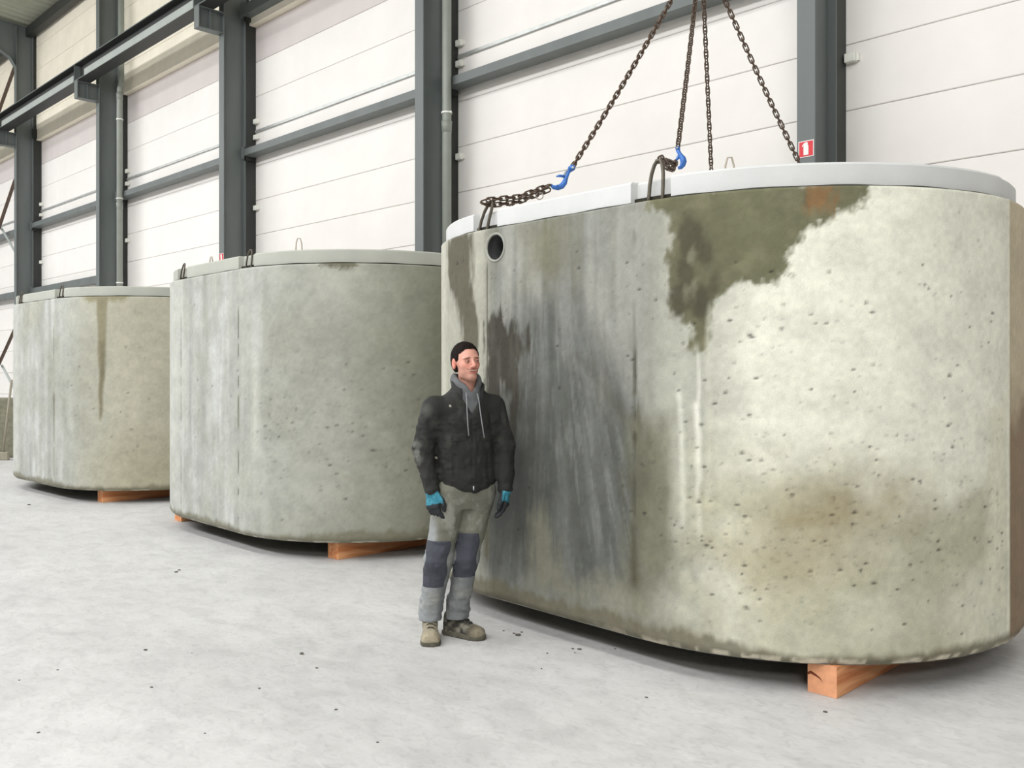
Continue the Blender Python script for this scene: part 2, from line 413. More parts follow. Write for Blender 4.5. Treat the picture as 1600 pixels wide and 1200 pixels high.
# braces in the far left bay
def bar(P, Q, w, name, mat, lab):
    o = MB().tube([P, Q], w, 4).build(name, M[mat]); tag(o, lab, 'brace', 'diagonal wall braces'); return o
def onplane(px, py, D):
    dx = (px-800)/F_PX; Z = D/(dx*ST+CT); w = P2W(dx*Z, Z); return (w[0], w[1], EYE+(Y0-py)/F_PX*Z)
for (p, q_, mat, lab) in (((24, 280), (-3, 360), 'brace_brown', 'upper rust brown diagonal brace left of the leftmost column'),
                          ((24, 394), (2, 356), 'strip', 'pale grey diagonal brace below the upper brown one'),
                          ((26, 508), (-3, 572), 'brace_brown', 'lower rust brown diagonal brace beside the farthest tank'),
                          ((27, 616), (3, 571), 'strip', 'pale grey diagonal brace ending low behind the farthest tank'),
                          ((24, 102), (-5, 183), 'brace_brown', 'topmost rust brown diagonal brace above the crane beam')):
    D_ = 8.47 if mat == 'strip' else 8.36
    bar(onplane(*p, D_), onplane(*q_, D_), .04 if mat == 'strip' else .05, 'diagonal_brace', mat, lab)
# low concrete block and a broom at the far left
gx, gy = ground(22, 715); kx, ky = ground(-60, 715)
o = MB().box(-1.1, .45, .0, .4, 0, 1.13, .02).build('concrete_block', M['kerb']); o.location = (gx, gy, 0); o.rotation_euler = (0, 0, TH)
tag(o, 'low dark grey-green concrete block at the left edge, behind the farthest tank', 'block')
bx, by = ground(4, 719)
bro = empty('broom', (bx, by, 0), TH); tag(bro, 'long handled broom leaning on the low concrete block at left edge', 'broom')
MB().tube([(0, 0, .07), (.075, .17, 1.48)], .02, 10).build('handle', M['pole'], bro, True)
MB().box(-.05, .11, -.03, .05, .0, .15, .012).build('broom_head', M['pole'], bro)

# ------------------------------------------------------------------ the three tanks
RR, LL, ZB, ZT, ZLID = 1.417, 1.255, .16, 2.56, 2.687
PER = 2*LL+2*math.pi*RR
def outline(s, R=RR, L=LL):
    """s = 0 at the left front seam, L at the right front seam -> local x, y and outward normal"""
    s = np.asarray(s, float) % (2*L+2*math.pi*RR)
    arc = math.pi*RR
    x = np.empty_like(s); y = np.empty_like(s); nx = np.empty_like(s); ny = np.empty_like(s)
    m = s < L; x[m] = s[m]-L/2; y[m] = -R; nx[m] = 0; ny[m] = -1
    m = (s >= L) & (s < L+arc); a = (s[m]-L)/RR; x[m] = L/2+R*np.sin(a); y[m] = -R*np.cos(a); nx[m] = np.sin(a); ny[m] = -np.cos(a)
    m = (s >= L+arc) & (s < 2*L+arc); x[m] = L/2-(s[m]-L-arc); y[m] = R; nx[m] = 0; ny[m] = 1
    m = s >= 2*L+arc; a = (s[m]-2*L-arc)/RR; x[m] = -L/2-R*np.sin(a); y[m] = R*np.cos(a); nx[m] = -np.sin(a); ny[m] = np.cos(a)
    return x, y, nx, ny
def sdpoly(S, Z, poly):
    d = np.full(S.shape, 1e9); ins = np.zeros(S.shape, bool); n = len(poly)
    for i in range(n):
        ax, ay = poly[i]; bx, by = poly[(i+1) % n]; ex, ey = bx-ax, by-ay
        t = np.clip(((S-ax)*ex+(Z-ay)*ey)/(ex*ex+ey*ey+1e-12), 0, 1)
        d = np.minimum(d, np.hypot(S-ax-t*ex, Z-ay-t*ey))
        c = ((ay > Z) != (by > Z)) & (S < (bx-ax)*(Z-ay)/((by-ay) if by != ay else 1e-9)+ax)
        ins ^= c
    return np.where(ins, -d, d)
def sm(d, w): return np.clip(.5-d/(2*w), 0, 1)**1.0
E_ALB = 1.0
class Paint:
    def __init__(s, S, Z, base): s.S, s.Z = S, Z; s.c = np.ones(S.shape+(3,))*np.array(lin(base))
    def mix(s, m, col, k=1.0):
        m = np.clip(m*k, 0, 1)[..., None]; s.c = s.c*(1-m)+np.array(lin(col))*m
    def poly(s, P, col, soft=.03, amp=.05, fs=6, fz=6, k=1.0, seed=1):
        lo = min(p[0] for p in P)-.6; hi = max(p[0] for p in P)+.6
        w = (s.S[:, 0] > lo) & (s.S[:, 0] < hi)
        S, Z = s.S[w], s.Z[w]
        d = sdpoly(S, Z, P)+amp*(fbm(S*fs, Z*fz, 0, seed)-.5)*2+min(amp, .05)*(fbm(S*fs*5, Z*fz*4, 0, seed+3, 3)-.5)*1.6
        m = np.zeros(s.S.shape); m[w] = sm(d, soft); s.mix(m, col, k); return m
    def streak(s, s0, z0, s1, z1, w0, w1, col, soft=.01, k=1.0, wob=.01, seed=3, dash=None):
        t = np.clip((s.Z-z0)/(z1-z0), 0, 1); c = s0+(s1-s0)*t+wob*(fbm(s.Z*5, 0*s.Z, 0, seed)-.5)*2
        w = w0+(w1-w0)*t; d = np.abs(s.S-c)-w
        inz = sm(np.maximum(s.Z-max(z0, z1), min(z0, z1)-s.Z), .03)
        m = sm(d, soft)*inz
        if dash: m = m*np.clip((vn(s.Z*dash, 0*s.Z, 0, seed+5)-.35)*6, 0, 1)
        s.mix(m, col, k)
def spx(S):   # wrap: put the left arc at negative s
    return np.where(S > LL+math.pi*RR+LL/2, S-PER, S)

def paint3(S, Z):
    p = Paint(S, Z, (150, 150, 138))
    # paler tone on the right-hand curve
    p.mix(np.clip((S-1.25)/.35, 0, 1)*np.clip(1.3-0.0*Z, 0, 1), (170, 170, 158))
    p.mix(np.clip((S-1.62+.15*(fbm(S*4, Z*4, 0, 8)-.5))/.35, 0, 1), (226, 225, 210))
    p.mix(np.clip((S-1.62)/.4, 0, 1)*np.clip((1.35-Z+.5*(fbm(S*1.2, Z*1.5, 0, 9)-.5))/.8, 0, 1), (196, 195, 176))
    p.mix(np.clip((S-3.0)/.4, 0, 1), (216, 215, 200), .5)
    p.mix(sm(S, .10), (164, 163, 150))
    p.mix(sm(S+.62, .06), (186, 185, 172))
    # flat side: vertical run marks, blue grey
    fl = sm(-(S-.02), .06)*sm(S-1.33, .12)
    p.mix(fl, (126, 127, 120))
    v = fbm(S*11, Z*.7, 0, 21)
    p.mix(fl*np.clip((v-.5)*5, 0, 1), (150, 150, 142), .7)
    p.mix(fl*np.clip((.47-v)*6, 0, 1), (106, 105, 90), .7)
    p.poly([(.305, 2.556), (.646, 2.546), (.618, 2.25), (.364, 2.2)], (112, 110, 88), .12, .1, 5, 3, .7, 11)
    p.poly([(1.02, 2.56), (1.33, 2.56), (1.42, 2.2), (1.36, 1.6), (1.24, 1.5), (1.08, 2.1)], (150, 150, 142), .1, .1, 5, 2, .7, 12)
    # the dark fan spreading downwards
    fan = p.poly([(.245, 1.75), (.40, 2.05), (.66, 2.1), (.957, 1.78), (1.221, 1.421), (1.333, 1.216), (1.455, 1.017), (1.36, .52), (1.104, .33), (.245, .30), (-.01, .36), (.03, 1.137)], (82, 84, 80), .14, .14, 6, 1.5, .95, 13)
    a = (S-.55)/(.55+.42*(1.95-Z)); v2 = fbm(a*13, Z*1.2, 0, 22); v3 = fbm(a*40, Z*4, 0, 23)
    p.mix(fan*np.clip((v2-.5)*4, 0, 1), (108, 110, 106), .6)
    p.mix(fan*np.clip((.48-v2)*5, 0, 1), (76, 78, 72), .7)
    p.mix(fan*np.clip((v3-.55)*7, 0, 1), (124, 126, 122), .4)
    p.poly([(.55, 2.2), (.68, 2.2), (.80, 1.7), (1.2, 1.35), (1.22, 1.30), (.95, 1.5), (.72, 1.75)], (140, 141, 136), .06, .06, 8, 3, .4, 14)
    p.poly([(.80, 1.72), (.92, 1.72), (1.28, 1.35), (1.22, 1.22)], (80, 80, 70), .05, .05, 8, 3, .6, 15)
    p.poly([(-.01, 1.4), (.40, 1.42), (.56, .93), (.42, .45), (.05, .36), (-.02, .9)], (66, 68, 64), .15, .12, 6, 3, .8, 16)  # darkest patch at lower left: the man's shadow painted in
    p.poly([(.42, .72), (.52, .78), (.62, .62), (.7, .4), (.9, .36), (.9, .28), (.4, .3)], (122, 120, 102), .07, .09, 22, 2, .7, 17)
    p.poly([(.9, .42), (1.2, .5), (1.5, .3), (1.7, .24), (1.3, .24), (1.0, .28)], (134, 132, 114), .08, .08, 8, 6, .7, 18)
    # wet patches
    p.poly([(-.566, 2.56), (-.144, 2.56), (-.183, 2.231), (-.092, 1.971), (-.11, 1.80), (-.296, 1.76), (-.424, 2.12), (-.602, 2.314)], (84, 80, 64), .03, .09, 7, 2.2, .95, 31)
    wm = p.poly([(0.01, 1.92), (0.11, 1.96), (0.24, 1.94), (0.35, 1.88), (0.38, 1.77), (0.31, 1.69), (0.36, 1.55), (0.28, 1.35), (0.24, 1.13), (0.2, 1.39), (0.16, 1.55), (0.11, 1.14), (0.05, 0.85), (0.0, 0.97), (-0.02, 1.55)], (50, 46, 35), .025, .12, 15, 3.2, .96, 32)
    p.mix(wm*np.clip((fbm(S*17, Z*3, 0, 30)-.5)*6, 0, 1), (92, 91, 80), .35)
    top = p.poly([(1.30, 2.60), (1.675, 2.60), (2.0, 2.60), (2.31, 2.60), (2.506, 2.60), (2.467, 2.469), (2.347, 2.384), (2.192, 2.332), (2.124, 2.26), (2.069, 2.133), (2.016, 2.099), (1.874, 2.091), (1.793, 2.055), (1.716, 1.932), (1.685, 1.80), (1.64, 1.74), (1.597, 1.852), (1.494, 1.922), (1.463, 2.112), (1.494, 2.34), (1.436, 2.45)], (98, 98, 70), .02, .05, 9, 9, .97, 33)
    p.mix(top*np.clip((fbm(S*9, Z*9, 0, 34)-.52)*5, 0, 1), (126, 123, 96), .6)
    p.mix(top*sm(np.hypot((S-1.58)/.22, (Z-2.15)/.38)-1, .5), (84, 80, 60), .5)
    for (cs, cz, r, k) in ((1.60, 2.33, .07, .9), (1.68, 2.25, .04, .8), (1.53, 2.0, .05, .9), (1.67, 1.98, .045, .9), (1.58, 2.14, .05, .8), (1.73, 2.08, .03, .7), (1.62, 2.03, .05, .6), (2.19, 2.50, .02, .9)):
        p.mix(sm(np.hypot(S-cs, (Z-cz)*.55)-r+.05*(fbm(S*16, Z*16, 0, 35)-.5), .015), (62, 58, 42), k*.8)
    for (cs, cz) in ((1.60, 2.24), (1.62, 2.08), (1.57, 2.05)):
        p.mix(sm(np.hypot(S-cs, (Z-cz)*.45)-.016+.05*(fbm(S*22, Z*16, 0, 39)-.5), .012), (140, 138, 114), .5)
    p.poly([(2.18, 2.56), (2.325, 2.56), (2.279, 2.44), (2.201, 2.46)], (138, 102, 62), .03, .06, 20, 5, .8, 36)
    # seam at the right end of the flat
    p.poly([(1.215, 1.42), (1.27, 1.45), (1.37, 1.22), (1.33, .868), (1.29, .515), (1.235, .47), (1.215, .782), (1.19, 1.062)], (78, 75, 58), .035, .09, 13, 4, .8, 37)
    p.poly([(1.27, 1.30), (1.50, 1.361), (1.60, 1.0), (1.53, .62), (1.4, .40), (1.27, .45)], (108, 107, 88), .12, .12, 7, 3, .85, 38)
    p.streak(1.249, 2.40, 1.249, .42, .004, .004, (40, 38, 28), .004, 1, .002, 40, 9)
    p.streak(1.252, 2.05, 1.25, 1.25, .008, .014, (66, 62, 46), .012, .9, .004, 44, 5)
    p.streak(1.245, .80, 1.25, .42, .015, .035, (72, 68, 50), .03, .9, .01, 45, 7)
    p.streak(.0, 2.33, .0, .40, .0035, .0035, (60, 58, 46), .003, .8, .001, 41)
    p.streak(.002, .85, .0, .3, .02, .03, (92, 88, 66), .03, .7, .02, 46, 6)
    # lime runs
    p.streak(1.60, 1.62, 1.60, .74, .09, .11, (172, 172, 160), .04, .8, .02, 42)
    p.streak(1.64, 1.76, 1.647, .80, .008, .020, (222, 221, 208), .014, .9, .03, 43, 9)
    p.streak(1.642, 1.72, 1.647, .76, .004, .012, (228, 227, 216), .010, .8, .012, 49)
    p.streak(1.535, 1.55, 1.56, .80, .012, .014, (206, 206, 194), .012, .85, .012, 47)
    p.streak(1.70, 1.98, 1.70, .9, .006, .02, (200, 199, 182), .015, .6, .01, 48)
    # brown patch and lower mottling
    low = sm(-(S-1.55), .1)*np.clip((1.45-Z)/.5, 0, 1)
    p.mix(low*np.clip((fbm(S*2.2, Z*2.6, 0, 51)-.48)*4, 0, 1), (164, 161, 136), .7)
    p.mix(low*np.clip((fbm(S*16, Z*16, 0, 52)-.55)*6, 0, 1), (198, 196, 172), .35)
    p.poly([(2.0, .922), (2.10, 1.02), (2.32, 1.09), (2.60, 1.06), (2.75, .94), (2.6, .80), (2.31, .72), (2.05, .76)], (150, 138, 106), .17, .16, 4, 4, .85, 53)
    p.poly([(1.8, .7), (2.1, .8), (2.5, .72), (2.3, .5), (1.9, .5)], (158, 148, 118), .14, .14, 4, 4, .6, 54)
    p.poly([(3.24, 1.4), (3.44, 1.5), (3.44, .36), (3.22, .42)], (213, 211, 190), .04, .06, 8, 4, .8, 55)
    # beyond the mould seam of the end
    far = sm(-(S-3.475), .006)
    p.mix(far, (188, 176, 150))
    p.mix(far*sm(Z-1.45+.3*(fbm(S*5, Z*5, 0, 56)-.5), .12), (128, 106, 82), .9)
    p.streak(3.464, 2.5, 3.464, .2, .012, .012, (226, 224, 208), .006, .7, .003, 57)
    p.streak(3.484, 2.4, 3.484, .2, .004, .004, (110, 96, 74), .004, .7, .001, 58)
    # bottom: wet band and lime crust on the lip
    h = -.03+.16*fbm(S*1.6, 0*S, 0, 61)+.10*fbm(S*16, Z*6, 0, 62, 5)
    h = h*(1-.45*np.clip((S-1.5)/.6, 0, 1)); p.mix(sm(Z-ZB-h-.01, .02), (96, 90, 70), .8)
    p.mix(sm(Z-ZB-.020-.03*(fbm(S*20, Z*20, 0, 63)-.3), .006)*np.clip((fbm(S*12, 0*S, 0, 64)-.46)*9, 0, 1)*sm(-(S-1.25), .4), (212, 204, 184), .9)
    return p
def paint2(S, Z, seed=0, which=2):
    p = Paint(S, Z, (156, 157, 146))
    fl = sm(-(S-.0), .04)*sm(S-1.5, .4)
    p.mix(np.clip((2.6-S)/2.2, 0, 1), (172, 174, 168))
    v = fbm(S*9, Z*.8, 0, 121+seed)
    p.mix(fl*np.clip((v-.5)*5, 0, 1), (190, 192, 190), .7)
    p.mix(fl*np.clip((.48-v)*5, 0, 1), (150, 152, 148), .7)
    w = fbm(S*1.6, Z*1.6, 0, 130+seed)
    p.mix(np.clip((w-.5)*4, 0, 1), (146, 147, 134), .6)
    p.mix(np.clip((.46-w)*4, 0, 1), (176, 176, 164), .5)
    p.mix(sm(S, .1), (186, 187, 180), .7)
    if which == 2:
        p.mix(np.clip((S-2.4)/.9, 0, 1), (120, 120, 104), .85)  # right end darkened: neighbour tank's shade painted in, with some pore dirt
        p.poly([(2.15, 2.6), (2.57, 2.6), (2.48, 2.515), (2.27, 2.52)], (98, 95, 76), .02, .04, 20, 12, .95, 131)
        p.streak(1.256, 2.2, 1.256, .3, .004, .004, (74, 70, 56), .004, .9, .001, 132, 11)
        p.streak(1.258, 1.40, 1.258, 1.12, .012, .012, (92, 92, 70), .012, .9, .004, 133)
        p.streak(1.256, .92, 1.256, .72, .010, .008, (84, 80, 66), .01, .9, .004, 134)
        p.streak(.0, 2.2, .0, .25, .004, .004, (96, 94, 80), .004, .9, .001, 135, 11)
        p.streak(1.52, 1.8, 1.55, .9, .03, .05, (196, 196, 184), .04, .5, .02, 136)
    else:
        p.mix(np.clip((S-1.6)/.8, 0, 1), (178, 174, 156), .85)
        p.poly([(1.80, 2.6), (2.55, 2.6), (2.40, 2.50), (1.95, 2.49)], (138, 132, 104), .03, .04, 14, 12, .9, 141)
        p.streak(2.15, 2.56, 2.12, 1.03, .075, .012, (132, 126, 102), .015, .95, .02, 142)
        p.streak(2.15, 2.0, 2.12, 1.08, .045, .012, (112, 106, 84), .02, .8, .02, 143)
        p.streak(1.256, 2.3, 1.256, .3, .004, .004, (110, 106, 92), .004, .8, .001, 144, 11)
        p.streak(1.258, 1.36, 1.262, .72, .026, .008, (108, 105, 90), .015, .9, .006, 145)
        p.streak(1.62, 1.35, 1.64, .9, .03, .05, (196, 196, 188), .06, .35, .03, 146)
        p.mix(sm(-(S-2.1), .4)*sm(Z-.75+.3*(fbm(S*3, Z*3, 0, 147)-.5), .25), (156, 150, 124), .6)
        p.poly([(.15, 2.58), (.9, 2.58), (.7, 2.25), (.2, 2.2)], (170, 168, 152), .1, .1, 5, 5, .6, 148)
    h = -.03+.11*fbm(S*1.6, 0*S, 0, 161+seed)+.08*fbm(S*16, Z*6, 0, 162+seed, 5)
    p.mix(sm(Z-ZB-h-.01, .02), (112, 108, 88), .8)
    p.mix(sm(Z-ZB-.012, .006)*np.clip((fbm(S*12, 0*S, 0, 164)-.5)*9, 0, 1), (200, 196, 180), .8)
    return p

M['tank'] = attr_mat('cast_concrete', .8, .2, 130, .07, 150, dist=.0015)
def pores_list(seed, n, region):
    r = random.Random(seed); out = []
    for _ in range(n):
        s = r.uniform(region[0], region[1]); z = r.triangular(region[2], region[3], region[4])
        out.append((s, z, .0018+.0085*r.random()**4, r.uniform(.5, 1.0), r.uniform(0, .6)))
    return out
def tank(world_xy, rot, res, painter, label, seed, hole=False, pores=(), lidmat='lid', lid_label=None):
    root = empty('concrete_tank', (world_xy[0], world_xy[1], 0), rot)
    tag(root, label, 'tank', 'oval precast concrete tanks in a row')
    # grid: fine on the side that the hall sees, coarse at the back
    s_vis = np.arange(-2.2, LL+RR*2.0, res); s_back = np.arange(LL+RR*2.0, PER-2.2, .08)
    s = np.concatenate([s_vis, s_back]); ns = len(s)
    z = np.concatenate([[ZB, ZB+.004, ZB+.012, ZB+.024, ZB+.04], np.arange(ZB+.04+res, ZT-.010, res), [ZT-.004, ZT]]); nz = len(z)
    S, Zg = np.meshgrid(s, z, indexing='ij')
    x, y, nx, ny = outline(s)
    off = np.zeros(S.shape)
    ch = np.clip((Zg-ZB)/.04, 0, 1); off -= .028*(1-ch)**1.6
    off += .004*(fbm(S*1.4, Zg*1.2, 0, seed)-.5)
    off += np.where(Zg < ZB+.05, .012*(fbm(S*18, Zg*18, 0, seed+1)-.5), 0)
    off[:, -1] -= .006
    SS = spx(S)
    for s0 in (0, LL, LL+math.pi*RR/2):          # mould seams as fine raised fins / grooves
        off += np.where(np.abs(SS-s0) < res*.9, (.004 if s0 > 2 else -.004), 0)
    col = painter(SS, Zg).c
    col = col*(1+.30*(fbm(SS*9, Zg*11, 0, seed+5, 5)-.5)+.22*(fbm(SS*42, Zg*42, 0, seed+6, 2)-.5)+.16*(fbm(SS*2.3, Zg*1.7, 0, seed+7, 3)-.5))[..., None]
    for (ps, pz, pr, asp, ex) in pores:
        i0, i1 = np.searchsorted(s, ps-.05), np.searchsorted(s, ps+.05); j0, j1 = np.searchsorted(z, pz-.04), np.searchsorted(z, pz+.04)
        if i1 <= i0 or j1 <= j0: continue
        d = np.hypot((S[i0:i1, j0:j1]-ps)/(1+ex), (Zg[i0:i1, j0:j1]-pz)/asp)
        k = np.clip(1.2-d/max(pr*1.2, res*.75), 0, 1)*min(1, (pr/(res*.62))**1.0)
        off[i0:i1, j0:j1] -= k*.006
        col[i0:i1, j0:j1] *= (1-.78*np.clip(k*1.15, 0, 1))[..., None]
    X = x[:, None]+nx[:, None]*off; Y = y[:, None]+ny[:, None]*off
    V = np.stack([X, Y, Zg], -1).reshape(-1, 3)
    ii, jj = np.meshgrid(np.arange(ns), np.arange(nz-1), indexing='ij'); i2 = (ii+1) % ns
    F = np.stack([ii*nz+jj, i2*nz+jj, i2*nz+jj+1, ii*nz+jj+1], -1).reshape(-1, 4)
    HS, HZ, HR = .085, 2.432, .086
    if hole:
        cs = S[ii, jj]+res/2; cz = (Zg[ii, jj]+Zg[ii, jj+1])/2
        F = F[(np.hypot(cs-HS, cz-HZ) > HR-.004).ravel()]
    me = bpy.data.meshes.new('wall_shell'); me.vertices.add(len(V)); me.vertices.foreach_set('co', V.astype(np.float32).ravel())
    me.loops.add(F.size); me.loops.foreach_set('vertex_index', F.astype(np.int32).ravel())
    me.polygons.add(len(F)); me.polygons.foreach_set('loop_start', np.arange(0, F.size, 4, dtype=np.int32))
    me.update(calc_edges=True); me.polygons.foreach_set('use_smooth', [True]*len(F))
    me.materials.append(M['tank'])
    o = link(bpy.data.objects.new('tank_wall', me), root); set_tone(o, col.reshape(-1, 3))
    # inner face, rim and base slab
    sa = np.linspace(0, PER, 97)[:-1]; xo, yo, ax, ay = outline(sa); T = .15
    xi, yi = xo-ax*T, yo-ay*T; n = len(sa); mb = MB()
    V = [(a, b, ZT-.004) for a, b in zip(xo-ax*.006, yo-ay*.006)]+[(a, b, ZT-.004) for a, b in zip(xi, yi)]+[(a, b, ZB+.15) for a, b in zip(xi, yi)]
    F = [(i, (i+1) % n, n+(i+1) % n, n+i) for i in range(n)]+[(n+i, n+(i+1) % n, 2*n+(i+1) % n, 2*n+i) for i in range(n)]+[tuple(range(2*n, 3*n))]
    mb.add(V, F).build('inner_wall', M['inner'], root, False)
    MB().prism([(a, b) for a, b in zip(xo-ax*.024, yo-ay*.024)], ZB, ZB+.15).build('base_slab', M['inner'], root)
    if hole:
        q = empty('pipe_opening'); q.parent = root
        hx = HS-LL/2
        ring = lambda r, yy: [(hx+r*math.cos(t), yy, HZ+r*math.sin(t)) for t in np.linspace(0, 2*math.pi, 41)[:-1]]
        def band(rs, mat, nm):
            V = []; F = []
            for r, yy in rs: V += ring(r, yy)
            for k in range(len(rs)-1):
                F += [(k*40+i, k*40+(i+1) % 40, (k+1)*40+(i+1) % 40, (k+1)*40+i) for i in range(40)]
            return mesh(nm, V, F, M[mat], q, True)
        band([(.097, -RR+.003), (.094, -RR-.006), (.084, -RR-.007), (.080, -RR+.002)], 'pvc_rim', 'pipe_rim')
        band([(.081, -RR+.0), (.081, -RR+.05), (.074, -RR+.055), (.074, -RR+.36)], 'pvc', 'pipe_sleeve')
        V = ring(.075, -RR+.36); mesh('pipe_dark_end', V, [tuple(range(40))], M['gap'], q)  # dark disc stands in for the unlit inside of the tank
    # lid with four notches for the lifting loops
    def lidpts(R0):
        pts = []
        sv = np.linspace(0, PER, 241)[:-1]
        nts = [(-.19, .05), (LL-.05, LL+.20)]
        nts += [(LL+math.pi*RR-.20, LL+math.pi*RR+.05), (2*LL+math.pi*RR-.05, 2*LL+math.pi*RR+.20)]
        key = []
        for a, b in nts:
            key += [(a-.012, 0), (a, 1), (b, 1), (b+.012, 0)]
        inside = lambda q: any((a <= q <= b) or (a <= q-PER <= b) for a, b in nts)
        lst = [(q, 0) for q in sv if not inside(q) and not inside(q+.02) and not inside(q-.02)]
        lst += [((q % PER), d) for q, d in key]
        lst.sort()
        for q, d in lst:
            a, b, cx, cy = outline(np.array([q])); ins = R0+(.045 if d else 0)
            if abs((q-LL)-math.pi*RR/2) < math.pi*RR/2 and q > LL+math.pi*RR/2+.0: ins += .012
            pts.append((a[0]-cx[0]*ins, b[0]-cy[0]*ins))
        return pts
    P = lidpts(.035); P2 = lidpts(.045); n = len(P); zl0 = ZT+.012
    V = [(a, b, zl0+.004*math.sin(k*.7)*(1 if lid_label else .5)) for k, (a, b) in enumerate(P)]+[(a, b, ZLID-.012) for a, b in P]+[(a, b, ZLID) for a, b in P2]
    F = [(i, (i+1) % n, n+(i+1) % n, n+i) for i in range(n)]+[(n+i, n+(i+1) % n, 2*n+(i+1) % n, 2*n+i) for i in range(n)]+[tuple(range(n))[::-1], tuple(range(2*n, 3*n))]
    ld = mesh('lid', V, F, M[lidmat], root)
    if lid_label: ld['label'] = lid_label
    MB().prism([(a, b) for a, b in zip(xo-ax*.06, yo-ay*.06)], ZT-.01, zl0+.02).build('lid_joint', M['gap'], root)
    # lifting loops: cable loops cast into the rim, thin bars cast into the lid
    def loop(cx, cy, ang, lean, w=.045, h=.225, r=.0085, z0=ZT-.05, mat='loop', name='lifting_loop'):
        pts = []
        e = Vector((math.cos(ang), math.sin(ang), 0)); ln = Vector((lean[0], lean[1], 0))
        prof = [(-1, 0), (-1, .25), (-.97, .5), (-.85, .72), (-.6, .88), (-.25, .98), (.25, .98), (.6, .88), (.85, .72), (.97, .5), (1, .25), (1, 0)]
        for (u, v) in prof:
            pts.append(Vector((cx, cy, z0))+e*(u*w)+ln*(v**1.8)+Vector((0, 0, v*(h+ZT-z0))))
        return MB().tube(pts, r, 8).build(name, M[mat], root, True)
    for sgn_s in ((-.105, 0), (LL+.105, 0), (LL+math.pi*RR-.105, 1), (2*LL+math.pi*RR+.105, 1)):
        a, b, cx, cy = [v[0] for v in outline(np.array([sgn_s[0]]))]
        ang = math.atan2(cx, -cy)
        left = a < 0
        if hole: lean = (.075 if left else .008, .02) if not sgn_s[1] else (.03 if left else -.06, -.03)
        else: lean = (.05 if left else .03, .01) if not sgn_s[1] else (.03 if left else -.03, -.03)
        loop(a-cx*.045, b-cy*.045, ang, lean, h=(.23 if a > 0 else .20) if hole else .17, r=.0105 if hole else .008)
    for (a, b) in ((-.62, .55), (.62, .55), (-.62, -.45), (.62, -.45)):
        pass
    return root, loop
pores3 = pores_list(3, 330, (1.5, 3.4, .3, 2.5, 1.3))+pores_list(4, 140, (-.5, 1.4, .3, 2.5, 2.2))+pores_list(14, 300, (1.4, 3.4, .25, 1.3, .7))
t3, loop3 = tank((-3.674, 5.468), -.04487, .011, paint3, 'largest nearest oval concrete tank, stained dark, hung from lifting chains', 70, True, pores3, 'lid')
t2, loop2 = tank((-8.229, 5.508), -.03437, .018, lambda S, Z: paint2(S, Z, 0, 2), 'middle oval concrete tank, grey, between the farthest and the nearest tank', 80, False, pores_list(5, 240, (1.6, 3.6, .3, 1.9, 1.0))+pores_list(6, 60, (.2, 2.5, .3, 2.4, 1.5)), 'lid_mid')
t1, loop1 = tank((-13.077, 5.449), .03073, .018, lambda S, Z: paint2(S, Z, 50, 1), 'farthest oval concrete tank at left, with a long tapering wet streak', 90, False, pores_list(7, 90, (1.5, 3.6, .4, 2.3, 1.2)), 'lid_mid')

# thin bars cast into the lids (seen just above the lid edges)
def lidbar(root, lx, ly, ang, w, h, lean=0.0, r=.006):
    e = (math.cos(ang), math.sin(ang)); P = []
    for u, v in [(-1, 0), (-.97, .45), (-.8, .8), (-.4, .97), (.4, .97), (.8, .8), (.97, .45), (1, 0)]:
        P.append((lx+e[0]*u*w+lean*v, ly+e[1]*u*w, ZLID-.02+v*(h+.02)))
    MB().tube(P, r, 7).build('lid_bar', M['loop_lt'], root, True)
def loc_from(root, rot, px, Zd):   # local coords of a plan point at camera depth Zd
    wx, wy = P2W((px-800)/F_PX*Zd, Zd); dx, dy = wx-root.location.x, wy-root.location.y
    c, s = math.cos(-rot), math.sin(-rot); return dx*c-dy*s, dx*s+dy*c

# ------------------------------------------------------------------ timber bearers under the tanks
def bearer(px, py, lab, yin=0.0, z=.16, nm='timber_bearer'):
    x, y = ground(px, py); y += yin
    o = empty(nm, (x-.0785, y, 0)); tag(o, lab, 'timber', 'timber bearers under the tanks')
    MB().box(-.0785, .0785, .0, 2.62, 0, z-.001, .003).build('beam', M['wood'], o)
    return o
b = bearer(1308, 1092, 'orange timber beam with a cracked end under the right of the largest tank')
MB().box(-.0775, .0775, -.003, .0, .001, z1 if False else .158).build('end_grain', M['wood_end'], b)
cr = [(-.0785, .098), (-.06, .110), (-.035, .100), (-.01, .085), (.004, .068), (-.012, .080), (-.035, .088), (-.06, .095), (-.0785, .086)]
n = len(cr)
MB().add([(a, -.0045, c) for a, c in cr]+[(a, -.002, c) for a, c in cr], [tuple(range(n))[::-1], tuple(range(n, 2*n))]+[(k, (k+1) % n, n+(k+1) % n, n+k) for k in range(n)]).build('end_crack', M['wood_crack'], b)
bearer(712, 934, 'timber beam under the largest tank, behind the standing man', .35)
bearer(528, 875, 'orange timber beam under the right end of the middle tank')
bearer(283, 815.5, 'small visible timber end under the left corner of the middle tank')
bearer(160, 785.5, 'timber beam under the farthest tank, with a dark knot')
bearer(40, 752, 'hidden timber beam under the left end of the farthest tank', .5)


